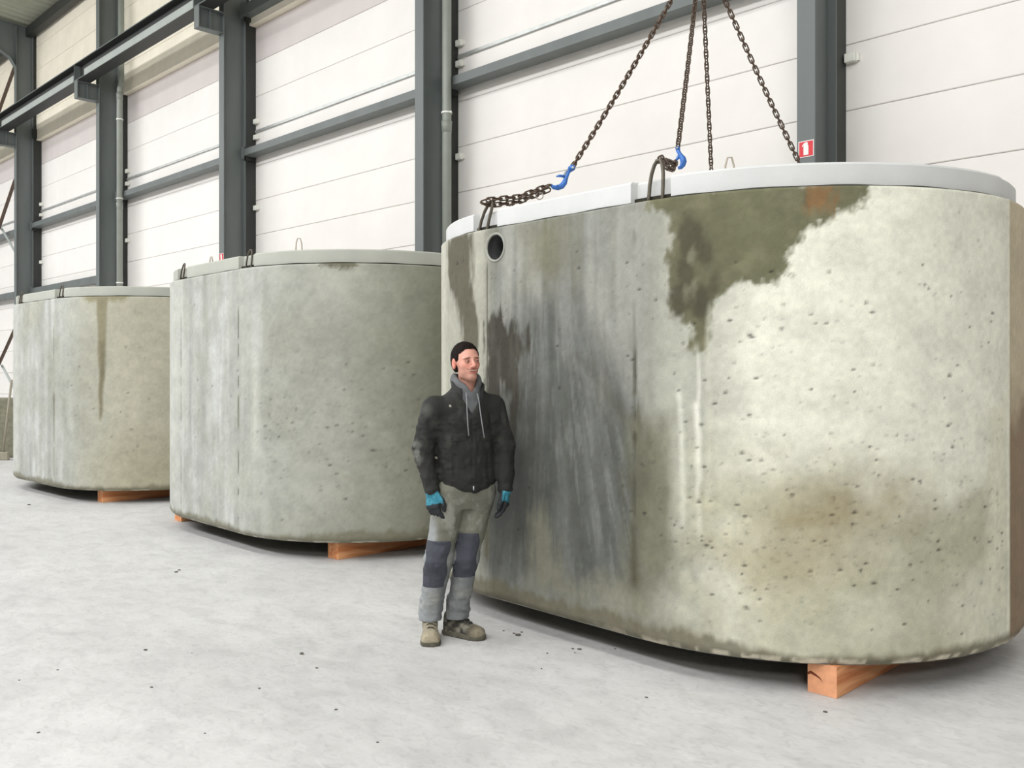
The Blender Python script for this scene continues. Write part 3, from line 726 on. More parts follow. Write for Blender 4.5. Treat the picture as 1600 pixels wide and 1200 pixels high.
# ------------------------------------------------------------------ the man (implicit surfaces meshed with surface nets)
def nets(f, xs, ys, zs):
    xs, ys, zs = [np.asarray(a, np.float32) for a in (xs, ys, zs)]
    G = f(xs[:, None, None], ys[None, :, None], zs[None, None, :]).astype(np.float32)
    G = np.broadcast_to(G, (len(xs), len(ys), len(zs)))
    s = G < 0; nx, ny, nz = G.shape
    cs = np.zeros((nx-1, ny-1, nz-1), np.int8)
    for a in (0, 1):
        for b in (0, 1):
            for c in (0, 1): cs += s[a:nx-1+a, b:ny-1+b, c:nz-1+c]
    act = (cs > 0) & (cs < 8); I, J, K = np.nonzero(act); idx = np.full(act.shape, -1, np.int64); idx[I, J, K] = np.arange(len(I))
    P = np.zeros((len(I), 3)); W = np.zeros(len(I)); ax = (xs, ys, zs)
    for e in range(3):
        o = [0, 1, 2]; o.remove(e)
        for u in (0, 1):
            for v in (0, 1):
                d0 = [0, 0, 0]; d0[o[0]] = u; d0[o[1]] = v; d1 = list(d0); d1[e] = 1
                g0 = G[I+d0[0], J+d0[1], K+d0[2]]; g1 = G[I+d1[0], J+d1[1], K+d1[2]]
                m = (g0 < 0) != (g1 < 0); t = np.where(m, g0/np.where(m, g0-g1, 1), 0)
                q = [None]*3; B = (I, J, K)
                for w in range(3):
                    if w == e: a0 = ax[w][B[w]]; a1 = ax[w][B[w]+1]; q[w] = a0+(a1-a0)*t
                    else: q[w] = ax[w][B[w]+d0[w]]
                P[m] += np.stack(q, -1)[m]; W += m
    P /= W[:, None]; F = []
    for e in range(3):
        o = [(e+1) % 3, (e+2) % 3]
        sl0 = [slice(1, -1)]*3; sl0[e] = slice(0, -1); sl1 = [slice(1, -1)]*3; sl1[e] = slice(1, None)
        A, Bm = s[tuple(sl0)], s[tuple(sl1)]; c = np.argwhere(A != Bm); neg = A[tuple(c.T)]
        b = c.copy(); b[:, o[0]] += 1; b[:, o[1]] += 1
        def g(du, dv):
            q = b.copy(); q[:, o[0]] -= du; q[:, o[1]] -= dv; return idx[q[:, 0], q[:, 1], q[:, 2]]
        quad = np.stack([g(1, 1), g(0, 1), g(0, 0), g(1, 0)], -1); quad[~neg] = quad[~neg][:, ::-1]; F.append(quad)
    F = np.concatenate(F); F = F[(F >= 0).all(1)]
    return P, F
def npmesh(name, P, F, m, parent, tone=None):
    me = bpy.data.meshes.new(name); me.vertices.add(len(P)); me.vertices.foreach_set('co', P.astype(np.float32).ravel())
    me.loops.add(F.size); me.loops.foreach_set('vertex_index', F.astype(np.int32).ravel())
    me.polygons.add(len(F)); me.polygons.foreach_set('loop_start', np.arange(0, F.size, 4, dtype=np.int32))
    me.update(calc_edges=True); me.validate(); me.polygons.foreach_set('use_smooth', [True]*len(me.polygons)); me.materials.append(m)
    o = link(bpy.data.objects.new(name, me), parent)
    if tone is not None: set_tone(o, tone)
    return o
def smin(a, b, k):
    h = np.maximum(k-np.abs(a-b), 0)/k; return np.minimum(a, b)-h*h*k*.25
def cone(X, Y, Z, a, b, r1, r2):
    ax, ay, az = a; dx, dy, dz = b[0]-ax, b[1]-ay, b[2]-az; L = dx*dx+dy*dy+dz*dz
    t = np.clip(((X-ax)*dx+(Y-ay)*dy+(Z-az)*dz)/L, 0, 1)
    return np.sqrt((X-ax-t*dx)**2+(Y-ay-t*dy)**2+(Z-az-t*dz)**2)-(r1+(r2-r1)*t)
def chain_sd(X, Y, Z, pts, rs, k=.03):
    d = None
    for i in range(len(pts)-1):
        c = cone(X, Y, Z, pts[i], pts[i+1], rs[i], rs[i+1]); d = c if d is None else smin(d, c, k)
    return d
def ell(X, Y, Z, c, r):
    k = np.sqrt(((X-c[0])/r[0])**2+((Y-c[1])/r[1])**2+((Z-c[2])/r[2])**2)
    return (k-1)*min(r)
def loft(X, Y, Z, yaw, tab, pw=2.4):
    """tab rows: z, cx, cy, half width, half depth"""
    T = np.array(tab); zz = np.asarray(Z, float); q = [np.interp(zz, T[:, 0], T[:, i]) for i in range(1, 5)]
    c, s_ = math.cos(yaw), math.sin(yaw); u = (X-q[0])*c+(Y-q[1])*s_; v = -(X-q[0])*s_+(Y-q[1])*c
    k = (np.abs(u/q[2])**pw+np.abs(v/q[3])**pw)**(1/pw)
    d = (k-1)*np.minimum(q[2], q[3])
    return np.maximum(d, np.maximum(T[0, 0]-zz, zz-T[-1, 0]))
mp = P2W((720-800)/F_PX*5.52, 5.52)
man = empty('person', (mp[0], mp[1], 0), TH)
tag(man, 'smiling man in a black work jacket, grey trousers and teal gloves beside the largest tank', 'person')
BY = math.radians(22)                    # body turned a little to the right of the picture
# joints (x right, y away from the camera, z up)
ShL, ShR = (-.158, .0, 1.408), (.190, .125, 1.412)
ElL, ElR = (-.232, .045, 1.165), (.262, .150, 1.185)
WrL, WrR = (-.172, -.03, .925), (.268, .075, .925)
HiL, HiR = (-.062, .05, .90), (.112, .115, .90)
KnL, KnR = (-.135, .01, .50), (.028, .075, .50)
AnL, AnR = (-.192, .105, .10), (-.030, .150, .10)
HC = (.033, .015, 1.690); HY = math.radians(28)
hc, hs = math.cos(HY), math.sin(HY)
TILT = math.radians(-4)
def headframe(X, Y, Z):
    x, y, z = X-HC[0], Y-HC[1], Z-HC[2]
    x, z = x*math.cos(TILT)-z*math.sin(TILT), x*math.sin(TILT)+z*math.cos(TILT)
    return x*hc+y*hs, x*hs-y*hc, z          # u = lateral (picture right), v = forward, w = up
def head_to(u, v, w):
    x, y = u*hc+v*hs, u*hs-v*hc; z = w
    x, z = x*math.cos(-TILT)-z*math.sin(-TILT), x*math.sin(-TILT)+z*math.cos(-TILT)
    return (HC[0]+x, HC[1]+y, HC[2]+z)
def head_sd(X, Y, Z):
    u, v, w = headframe(X, Y, Z)
    d = ell(u, v, w, (0, -.018, .035), (.074, .092, .080))
    d = smin(d, ell(u, v, w, (0, .018, -.006), (.062, .068, .078)), .03)
    d = smin(d, ell(u, v, w, (0, .034, -.055), (.042, .050, .058)), .03)
    d = smin(d, ell(u, v, w, (0, .070, -.094), (.024, .018, .016)), .020)
    d = smin(d, cone(u, v, w, (-.036, .002, -.080), (-.011, .066, -.100), .011, .011), .016)
    d = smin(d, cone(u, v, w, (.036, .002, -.080), (.011, .066, -.100), .011, .011), .016)
    for s_ in (-1, 1):
        d = smin(d, ell(u, v, w, (s_*.036, .050, -.022), (.022, .024, .020)), .018)     # cheeks raised by the smile
        d = smin(d, ell(u, v, w, (s_*.028, .076, .021), (.022, .010, .007)), .012)       # brow
        d = smin(d, ell(u, v, w, (s_*.042, .0, -.070), (.012, .028, .020)), .02)
        d = -smin(-d, ell(u, v, w, (s_*.030, .096, .002), (.017, .016, .010)), .010)     # eye socket
        # ear
        e = ell(u, v, w, (s_*.079, -.012, -.008), (.010, .019, .033)); e = -smin(-e, ell(u, v, w, (s_*.088, -.008, -.004), (.006, .010, .019)), .004)
        d = smin(d, e, .008)
        d = smin(d, ell(u, v, w, (s_*.0125, .096, -.0335), (.008, .009, .0065)), .006)   # nostril wings
    d = smin(d, cone(u, v, w, (0, .083, .012), (0, .108, -.027), .0080, .0120), .010)
    # smiling mouth: slot with lips
    ww = w+.058-.16*np.abs(u)**1.0*np.abs(u)/.03*0-9.0*u*u
    d = smin(d, ell(u, v, ww, (0, .083, .0085), (.032, .011, .0046)), .006)
    d = smin(d, ell(u, v, ww, (0, .082, -.0105), (.027, .011, .0060)), .006)
    d = -smin(-d, ell(u, v, ww, (0, .094, -.001), (.029, .016, .0072)), .003)
    return d
def skin_sd(X, Y, Z):
    d = head_sd(X, Y, Z)
    nk = cone(X, Y, Z, (.040, .072, 1.44), (.034, .050, 1.62), .058, .053)
    d = smin(d, nk, .012)
    t = loft(X, Y, Z, BY, [(.86, .025, .085, .13, .10), (1.0, .025, .08, .13, .09), (1.25, .03, .07, .15, .10), (1.40, .03, .065, .15, .085), (1.48, .035, .06, .08, .06)])
    d = smin(d, t, .04)
    for a in ([ShL, ElL, WrL], [ShR, ElR, WrR]): d = smin(d, chain_sd(X, Y, Z, a, [.05, .042, .030]), .02)
    for a in ([HiL, KnL, AnL], [HiR, KnR, AnR]): d = smin(d, chain_sd(X, Y, Z, a, [.078, .052, .038]), .02)
    return d
def axis(lo, hi, f0, f1, fine, coarse):
    a = np.arange(lo, f0, coarse); b = np.arange(f0, f1, fine); c = np.arange(f1, hi+coarse, coarse); return np.concatenate([a, b, c])
P, F = nets(skin_sd, axis(-.36, .38, -.065, .145, .0024, .014), axis(-.12, .30, -.12, .13, .0024, .014), axis(.05, 1.84, 1.565, 1.82, .0024, .014))
u, v, w = headframe(P[:, 0], P[:, 1], P[:, 2])
SK = np.ones((len(P), 3))*np.array(lin((218, 160, 142)))
def tmix(C, m, col): m = np.clip(m, 0, 1)[:, None]; return C*(1-m)+np.array(lin(col))*m
SK = tmix(SK, .6*np.exp(-((np.abs(u)-.040)**2/.0004+(w+.022)**2/.0003))*(v > .02), (214, 128, 108))
SK = tmix(SK, .6*np.exp(-(u**2/.00016+(w+.030)**2/.0002))*(v > .08), (212, 128, 108))
ww = w+.058-9.0*u*u
SK = tmix(SK, 1.0*np.exp(-((u/.027)**4+((ww+.001)/.013)**4))*(v > .068), (182, 96, 86))
SK = tmix(SK, .55*np.clip((-.045-w)/.03, 0, 1)*(v > -.02)*np.clip((fbm(u*60, w*60, v*60, 3)+.4), 0, 1)*(1-np.exp(-(u/.03)**4-((w+.058)/.016)**4)), (150, 110, 92))   # stubble
SK = tmix(SK, .25*np.exp(-(u/.028)**4-((w+.043)/.006)**2)*(v > .07), (160, 112, 94))
SK = tmix(SK, .45*np.exp(-((np.abs(u)-.008)**2/.00002+(w+.040)**2/.000012))*(v > .09), (110, 60, 50))  # shade of the nostrils painted into the skin tone
SK = tmix(SK, .95*np.exp(-((np.abs(u)-.030)/.017)**4-((w-.0205+.15*(np.abs(u)-.03))/.0042)**2)*(v > .05), (48, 32, 26))     # eyebrows
SK = tmix(SK, .35*np.exp(-((np.abs(u)-.030)/.018)**4-((w-.004)/.012)**2)*(v > .05), (150, 92, 78))
SK = tmix(SK, .5*(np.abs(u) > .074)*(np.abs(w+.008) < .04), (220, 120, 104))
M['skin'] = attr_mat('skin', .5, .12, 300, .03, 200)
body = npmesh('body', P, F, M['skin'], man, SK)
# eyes and teeth
M['eye'] = noisy('eye_white', (176, 164, 154), .02, 30, .25, bump=0); M['iris'] = noisy('dark_iris', (46, 36, 30), .1, 30, .2, bump=0); M['teeth'] = noisy('teeth', (226, 214, 196), .03, 30, .35, bump=0)
def ballm(c, r, n=12, sc=(1, 1, 1)):
    mb = MB(); V = []; F = []
    for i in range(n+1):
        a = math.pi*i/n
        for j in range(n): b = 2*math.pi*j/n; V.append((c[0]+sc[0]*r*math.sin(a)*math.cos(b), c[1]+sc[1]*r*math.sin(a)*math.sin(b), c[2]+sc[2]*r*math.cos(a)))
    for i in range(n):
        for j in range(n): F.append((i*n+j, (i+1)*n+j, (i+1)*n+(j+1) % n, i*n+(j+1) % n))
    return mb.add(V, F)
for s_ in (-1, 1):
    e = ballm(head_to(s_*.030, .0755, .002), .0112).build('eye', M['eye'], man, True)
    g = ballm(head_to(s_*.030+.0012, .0815, .0014), .0066).build('iris', M['iris'], e, True)
    for sg, z0, rr_ in ((1, .0078, .0032), (-1, -.0062, .0024)):
        MB().tube([head_to(s_*.030+t*.0165, .0855-.010*t*t, z0+.0-sg*.0042*t*t) for t in np.linspace(-1, 1, 7)], [.0012, rr_, rr_*1.1, rr_*1.2, rr_*1.1, rr_, .0012], 6).build('eyelid', noisy('eyelid_skin', (190, 128, 108), .04, 40, .5, bump=0) if 'lid_s' not in M else M['lid_s'], e, True)
tb = MB()
for k in range(-4, 5):
    uu = k*.0054; c = head_to(uu, .0845-3.2*uu*uu, -.0560+9*uu*uu); tb.add(*(lambda q: (q.V, q.F))(ballm(c, .0032, 6, (1, 1, 1.45))))
tb.build('teeth', M['teeth'], man, True)
# hair: a shell over the skull with a hairline
def hair_sd(X, Y, Z):
    u, v, w = headframe(X, Y, Z)
    d = ell(u, v, w, (0, -.018, .036), (.0805, .0985, .0875)); d = smin(d, ell(u, v, w, (0, -.045, -.01), (.070, .068, .075)), .03)
    d = d-.0035*(vn(X*160, Y*160, Z*60, 5)-.3)
    line = .062+.0*u-.9*np.maximum(np.abs(u)-.035, 0)*0
    cut = (.064-w)*.9+0*X                                    # forehead: keep above the hairline at the front
    side = np.maximum(v-.012-np.clip((w-.02)*.9, 0, .045)-np.where(np.abs(u) > .05, 0.0, 0), 0)
    front = np.minimum(np.where(v > -.0, 1, 0)*1.0, 1)
    hl = .070-.10*np.clip((np.abs(u)-.030)/.03, 0, 1)*.25
    a = np.maximum(v-(.006+.10*np.clip(w-.045, 0, .03)), hl-w)     # positive both in front of the ear line ... and below the hairline
    vl = np.where(w > -.004, .034, -.002); face = np.minimum(v-vl, (hl+.006-w))                       # inside the face window where positive
    d = np.maximum(d, face)
    nap = np.maximum(-.062-w, 0); d = np.maximum(d, -.060-w+.25*np.clip(v+.05, 0, .1))
    ear = ell(u, v, w, (np.sign(u)*.080, -.010, -.014), (.016, .022, .030)); d = np.maximum(d, -ear)
    return d
P, F = nets(hair_sd, np.arange(-.07, .15, .0026), np.arange(-.11, .15, .0026), np.arange(1.60, 1.83, .0026))
HT = np.ones((len(P), 3))*np.array(lin((26, 19, 16))); HT = HT*(0.7+.8*vn(P[:, 0]*150, P[:, 1]*150, P[:, 2]*40, 9))[:, None]
M['hair'] = attr_mat('dark_brown_hair', .75, .6, 300, .2, 300); M['hair'].node_tree.nodes['Principled BSDF'].inputs['Specular IOR Level'].default_value = .12
npmesh('hair', P, F, M['hair'], man, HT)

# jacket
JT = [(.905, .030, .095, .150, .118), (.925, .030, .095, .158, .124), (.965, .030, .092, .170, .132), (1.05, .028, .088, .178, .134), (1.18, .025, .078, .182, .132), (1.32, .024, .070, .188, .122), (1.40, .025, .067, .190, .112), (1.445, .028, .064, .178, .102), (1.485, .032, .062, .145, .092), (1.515, .034, .060, .110, .084), (1.55, .036, .058, .084, .076)]
def bf(X, Y): c, s_ = math.cos(BY), math.sin(BY); x, y = X-.03, Y-.07; return x*c+y*s_, x*s_-y*c      # lateral, forward
def folds(X, Y, Z, amp=.006, f=(14, 14, 9), seed=2):
    n = vn(X*f[0]+3*vn(X*6, Y*6, Z*6, seed+4), Y*f[1], Z*f[2], seed); n2 = vn(X*34, Y*34, Z*22, seed+1)
    return amp*(np.abs(n-.5)*2-.45)+amp*.35*(n2-.5)
def jacket_sd(X, Y, Z):
    d = loft(X, Y, Z, BY, JT, 2.3)
    for sh, el, wr in ((ShL, ElL, WrL), (ShR, ElR, WrR)):
        a = chain_sd(X, Y, Z, [sh, el, wr], [.080, .067, .050], .03)
        d = smin(d, a, .035)
        cf = cone(X, Y, Z, tuple(wr[i]+(el[i]-wr[i])*.02 for i in range(3)), tuple(wr[i]+(el[i]-wr[i])*.16 for i in range(3)), .044, .043); d = np.minimum(d, cf)
    # drop of fabric over the waistband
    d = smin(d, loft(X, Y, Z, BY, [(.925, .030, .095, .166, .130), (.95, .030, .095, .176, .138), (1.0, .03, .092, .176, .136), (1.06, .03, .09, .165, .12)], 2.3), .02)
    u, f = bf(X, Y)
    d = d-(folds(X, Y, Z, .013, (11, 11, 12))+folds(X, Y, Z, .006, (26, 26, 34), 19))*np.clip((1.46-Z)*8, 0, 1)
    d = d+.004*np.exp(-(u/.004)**2)*(f > 0)*(Z < 1.3)                                    # front closure
    for s_ in (-1, 1):                                                                  # chest pocket flaps, proud
        fl = np.maximum(np.abs(u-s_*.090)-.052, np.abs(Z-1.235+.0*u)-.018)
        d = d-.0045*np.clip(1-fl/.004, 0, 1)*(f > .03)*(fl < .006)
        pk = np.maximum(np.abs(u-s_*.105)-.010, np.abs(Z-1.06)-.075); d = d+.004*np.clip(1-pk/.004, 0, 1)*(f > .03)*(pk < .006)
    # V opening at the chest
    vw = np.clip((Z-1.375)*.62, -.02, .075); d = np.maximum(d, -np.maximum(np.abs(u)-vw, np.maximum(.025-f, 1.375-Z)))
    d = np.maximum(d, 1.478-.10*np.clip(-f+.0, 0, .1)*0+0*X if False else Z-1.54)
    nk = np.sqrt((X-.036)**2+(Y-.052)**2)-.066; d = np.maximum(d, -np.maximum(nk, 1.45-Z))
    for wr, el in ((WrL, ElL), (WrR, ElR)): pass
    return d
P, F = nets(jacket_sd, np.arange(-.35, .37, .0058), np.arange(-.12, .30, .0058), np.arange(.87, 1.57, .0058))
u, f = bf(P[:, 0], P[:, 1])
JC = np.ones((len(P), 3))*np.array(lin((33, 33, 31)))
JC = tmix(JC, .55*np.clip((fbm(P[:, 0]*14, P[:, 1]*14, P[:, 2]*10, 41)-.52)*5, 0, 1), (66, 66, 62))
JC = tmix(JC, .8*np.clip(1-np.hypot((P[:, 0]+.27)/.06, (P[:, 2]-1.15)/.10), 0, 1)*np.clip((fbm(P[:, 0]*30, P[:, 1]*30, P[:, 2]*30, 43)-.35)*4, 0, 1), (132, 132, 126))
JC = tmix(JC, .5*np.clip(1-np.hypot((P[:, 0]+.20)/.05, (P[:, 2]-1.40)/.05), 0, 1), (110, 110, 106))
JC = tmix(JC, .6*((np.abs(P[:, 2]-.93) < .022) & (np.abs(P[:, 0]-.03) < .17)), (36, 36, 35))
JC = tmix(JC, .8*(np.hypot(P[:, 0]+.060, P[:, 2]-1.425) < .007)*(P[:, 1] < .05), (190, 186, 170))
M['jacket'] = attr_mat('black_work_jacket', .82, .35, 260, .10, 160)
jk = npmesh('jacket', P, F, M['jacket'], man, JC)
# stand collar, open at the front
def col_pt(t, h, fl):      # t: angle from the left front round the back to the right front
    a = math.radians(-58)+t*math.radians(296)
    rx, ry = .082+fl, .076+fl
    lx, fy = -math.cos(a+math.pi/2)*0+math.sin(a+math.pi)*rx, math.cos(a+math.pi)*ry
    return lx, fy
V = []; F = []; nT = 36
for k in range(nT+1):
    t = k/nT; a = math.radians(212)+t*math.radians(-1)*0
    ang = math.radians(35)+t*math.radians(290)              # 0 = forward
    front = max(0, math.cos(ang)); 
    for (h, fl) in ((-.055, .020), (.0, .014), (.040, .016), (.046, .010), (.040, .004), (-.04, .0)):
        R1 = .084+fl+.018*front*(1 if h > -.02 else 1.4); lx = math.sin(ang)*R1; fy = math.cos(ang)*R1*.92
        zz = 1.527+h-.055*front**1.2-.012*math.sin(ang*5)*.3
        x = .036+lx*math.cos(BY)+fy*math.sin(BY); y = .060+lx*math.sin(BY)-fy*math.cos(BY)
        V.append((x, y, zz))
for k in range(nT):
    for j in range(6): F.append((k*6+j, (k+1)*6+j, (k+1)*6+(j+1) % 6, k*6+(j+1) % 6))
F.append(tuple(range(6))); F.append(tuple(nT*6+j for j in range(6))[::-1])
M['jacket_plain'] = noisy('black_collar_cloth', (44, 44, 42), .15, 20, .85, bump=.3, bscale=260, dist=.001)
mesh('jacket_collar', V, F, M['jacket_plain'], jk, True)
# zip pull, cuffs seam
MB().tube([(0.03+.134*math.sin(BY), .07-.134*math.cos(BY)-.012, z) for z in (.925, .95)], .004, 6).build('zip_pull', M['hook_pale'], jk, True)
# hoodie: chest panel, hood bunched round the neck, drawstrings
M['hoodie'] = attr_mat('grey_hoodie', .9, .35, 300, .08, 220)
def hood_sd(X, Y, Z):
    d = loft(X, Y, Z, BY, [(1.33, .028, .066, .12, .100), (1.40, .030, .064, .12, .096), (1.48, .034, .060, .100, .082), (1.53, .036, .056, .080, .070)], 2.2)
    u, f = bf(X, Y)
    ang = np.arctan2(u, f+.012)
    ca = np.maximum(np.cos(ang), 0)
    rr_ = np.sqrt(u*u+(f+.012)**2)
    zc = 1.592-.078*ca**1.3-.010*(1-ca); rc = .074+.008*ca
    tor = np.sqrt(((rr_-rc)/.90)**2+((Z-zc)*.62)**2)-.024
    d = smin(d, tor, .012)
    d = d-folds(X, Y, Z, .004, (26, 26, 18), 12)
    nk = np.sqrt((X-.040)**2+(Y-.045)**2)-.050; vw = np.clip((Z-1.495)*.8, 0, .05)
    d = np.maximum(d, -np.maximum(nk, 1.49-Z))
    d = np.maximum(d, -np.maximum(np.abs(u-.004)-vw*.7, np.maximum(.02-f, 1.512-Z)))
    return d
P, F = nets(hood_sd, np.arange(-.14, .20, .004), np.arange(-.10, .20, .004), np.arange(1.23, 1.66, .004))
HC_ = np.ones((len(P), 3))*np.array(lin((104, 106, 108)))*(.85+.3*vn(P[:, 0]*30, P[:, 1]*30, P[:, 2]*30, 6))[:, None]
hd = npmesh('hoodie', P, F, M['hoodie'], man, HC_)
M['cord'] = noisy('grey_cord', (142, 144, 146), .1, 60, .8)
def chest(u_, z, out=.0):
    d_ = .112+out; return (.03+u_*math.cos(BY)+d_*math.sin(BY), .07+u_*math.sin(BY)-d_*math.cos(BY), z)
MB().tube([chest(-.036, 1.505, -.012), chest(-.040, 1.47, .006), chest(-.040, 1.39, .018), chest(-.038, 1.31, .026), chest(-.034, 1.25, .030)], .0036, 6).build('drawstring', M['cord'], hd, True)
MB().tube([chest(.034, 1.500, -.012), chest(.038, 1.46, .006), chest(.044, 1.38, .020), chest(.054, 1.30, .028), chest(.064, 1.235, .030)], .0036, 6).build('drawstring', M['cord'], hd, True)

# trousers
def trouser_sd(X, Y, Z):
    d = loft(X, Y, Z, BY, [(.80, .028, .090, .130, .098), (.86, .028, .090, .150, .112), (.94, .03, .092, .148, .112), (1.0, .03, .09, .140, .105)], 2.3)
    for hp, kn, an, s_ in ((HiL, KnL, AnL, 0), (HiR, KnR, AnR, 1)):
        d = smin(d, chain_sd(X, Y, Z, [hp, kn, (an[0], an[1], an[2]+.05)], [.100, .084 if not s_ else .078, .069], .03), .03)
        hm = cone(X, Y, Z, (an[0], an[1], .12), (an[0], an[1], .22), .074, .066); d = smin(d, hm, .02)
    d = d-(folds(X, Y, Z, .009, (12, 12, 16), 31)+folds(X, Y, Z, .005, (24, 24, 36), 37))*np.clip((.9-Z)*6, .3, 1)
    d = d-.011*(vn(X*9+2, Y*9, Z*38+X*14, 77)-.5)*np.clip((.34-Z)*6, 0, 1)
    d = np.maximum(d, .112-Z)
    return d
P, F = nets(trouser_sd, np.arange(-.32, .24, .0058), np.arange(-.10, .28, .0058), np.arange(.085, .98, .0058))
TC = np.ones((len(P), 3))*np.array(lin((112, 112, 100)))
n_ = fbm(P[:, 0]*9, P[:, 1]*9, P[:, 2]*7, 51)
TC = tmix(TC, np.clip((n_-.45)*4, 0, 1)*.5, (98, 98, 88)); TC = tmix(TC, np.clip((.62-P[:, 2])*8, 0, 1)*.8, (122, 126, 130))
TC = tmix(TC, np.clip((-.125-P[:, 0])*30, 0, 1)*np.clip((.80-P[:, 2])*8, 0, 1)*.8, (150, 154, 156))
TC = tmix(TC, np.clip((fbm(P[:, 0]*20, P[:, 1]*20, P[:, 2]*14, 53)-.55)*6, 0, 1)*.5, (160, 160, 152))
M['trousers'] = attr_mat('worn_grey_work_trousers', .88, .35, 240, .10, 150)
tr = npmesh('trousers', P, F, M['trousers'], man, TC)
def patch_sd(cx, z0, z1, hw):
    def f_(X, Y, Z):
        d = trouser_sd(X, Y, Z)-.0045
        c = np.interp(Z, [z0, z1], cx); wv = .006*np.sin(Z*40)
        return np.maximum(d, np.maximum(np.maximum(np.abs(X-c)-hw+wv, np.maximum(z0-Z, Z-z1)), Y-np.interp(Z, [z0, z1], (.06, .03))-.02))
    return f_
M['patch'] = attr_mat('dark_slate_knee_patch', .88, .4, 240, .12, 120)
for cx, z0, z1, hw in (((-.168, -.128), .335, .62, .070), ((.018, .048), .385, .655, .066)):
    P, F = nets(patch_sd(cx, z0, z1, hw), np.arange(-.32, .24, .0058), np.arange(-.10, .16, .0058), np.arange(.30, .70, .0058))
    C_ = np.ones((len(P), 3))*np.array(lin((66, 68, 77)))*(.75+.5*fbm(P[:, 0]*14, P[:, 1]*14, P[:, 2]*12, 55))[:, None]
    npmesh('knee_patch', P, F, M['patch'], tr, C_)

# boots
M['boot'] = attr_mat('dusty_work_boot', .85, .5, 160, .15, 90); M['sole'] = noisy('dusty_rubber_sole', (92, 88, 76), .25, 25, .9, bump=.4, bscale=120); M['lace'] = noisy('dark_lace', (60, 58, 54), .2, 60, .9)
def boot(heel, toe, ankle, lab, dusty):
    hx, hy = heel; tx, ty = toe; L = math.hypot(tx-hx, ty-hy); dx, dy = (tx-hx)/L, (ty-hy)/L
    fr = lambda X, Y: ((X-hx)*dx+(Y-hy)*dy, -(X-hx)*dy+(Y-hy)*dx)
    halfw = lambda a: np.interp(a, [0, .02, .07, .15, .22, .27, L], [.026, .040, .044, .050, .058, .047, .016])
    def up(X, Y, Z):
        a, b = fr(X, Y); top = np.interp(a, [0, .05, .12, .17, .22, .27, L], [.135, .150, .140, .098, .078, .066, .03])
        hw = halfw(a)*np.clip(1.05-.35*np.clip((Z-.02)/np.maximum(top, .02), 0, 1.2)**2, .5, 1.1)
        d = np.maximum(np.abs(b)-hw+.004, np.maximum(Z-top, np.maximum(-a+.006, a-L+.008)))
        d = np.maximum(d, np.sqrt(np.clip(np.abs(b)/np.maximum(hw, .01), 0, 2)**2.6+np.clip(Z/top, 0, 2)**3)*.05-.052)
        sh = cone(X, Y, Z, (hx+dx*.075, hy+dy*.075, .08), (ankle[0], ankle[1], .17), .046, .050)
        d = smin(d, sh, .02); d = d-.003*np.sin(a*120)*np.clip((a-.12)*20, 0, 1)*np.clip((.22-a)*20, 0, 1)*(Z > .06)
        d = smin(d, np.maximum(np.abs(cone(X, Y, Z, (hx+dx*(L-.055), hy+dy*(L-.055), .030), (hx+dx*(L-.050), hy+dy*(L-.050), .032), .048, .046)), 0)+.0 if False else ell(X, Y, Z, (hx+dx*(L-.062), hy+dy*(L-.062), .030), (.052, .052, .042)), .02)
        d = np.maximum(d, np.maximum(.014-Z, Z-.175)); return d-folds(X, Y, Z, .002, (40, 40, 40), 61)
    e = empty('boot'); e.parent = man; e['label'] = lab
    lo = (min(hx, tx, ankle[0])-.08, min(hy, ty, ankle[1])-.08); hi = (max(hx, tx, ankle[0])+.08, max(hy, ty, ankle[1])+.08)
    g = (np.arange(lo[0], hi[0], .004), np.arange(lo[1], hi[1], .004), np.arange(.0, .20, .004))
    P, F = nets(up, *g); a, b = fr(P[:, 0], P[:, 1])
    C_ = np.ones((len(P), 3))*np.array(lin((86, 82, 70) if dusty else (58, 56, 50))); C_ = tmix(C_, np.clip((a-.19)*14, 0, 1)*(.9 if dusty else .65), (158, 146, 122)); C_ = tmix(C_, np.clip((fbm(P[:, 0]*40, P[:, 1]*40, P[:, 2]*40, 63)-.45)*4, 0, 1)*.6, (160, 154, 138))
    C_ = tmix(C_, .75*dusty, (166, 158, 136)) if isinstance(dusty, np.ndarray) else tmix(C_, np.full(len(P), .6*dusty), (168, 158, 136))
    npmesh('upper', P, F, M['boot'], e, C_)
    def so(X, Y, Z):
        a, b = fr(X, Y); d = np.abs(b)-halfw(a)-.004; d = np.maximum(d, np.maximum(-a-.004, a-L)); 
        d = smin(d, np.sqrt((a-(L-.052))**2+b*b)-.053, .01)
        tread = .006*(np.sin(a*200) > .2)*(np.abs(b) > halfw(a)-.012)
        return np.maximum(d, np.maximum(Z-.030+.004*np.cos(a*24), .001+tread*.6-Z))
    P, F = nets(so, *(g[0], g[1], np.arange(-.004, .04, .003))); npmesh('sole', P, F, M['sole'], e)
    for k in range(4):
        a0 = .115+.024*k; z0 = .136-.016*k; q = lambda a, b, z: (hx+dx*a-dy*b, hy+dy*a+dx*b, z)
        MB().tube([q(a0, -.030, z0-.012), q(a0+.004, -.012, z0+.006), q(a0+.006, .012, z0+.006), q(a0+.004, .030, z0-.012)], .0032, 6).build('lace', M['lace'], e, True)
    return e
boot((-.203, .185), (-.172, -.095), AnL, 'dusty beige work boot', 1)
boot((-.112, .200), (.140, .050), AnR, 'darker lace-up boot pointing right', 0)

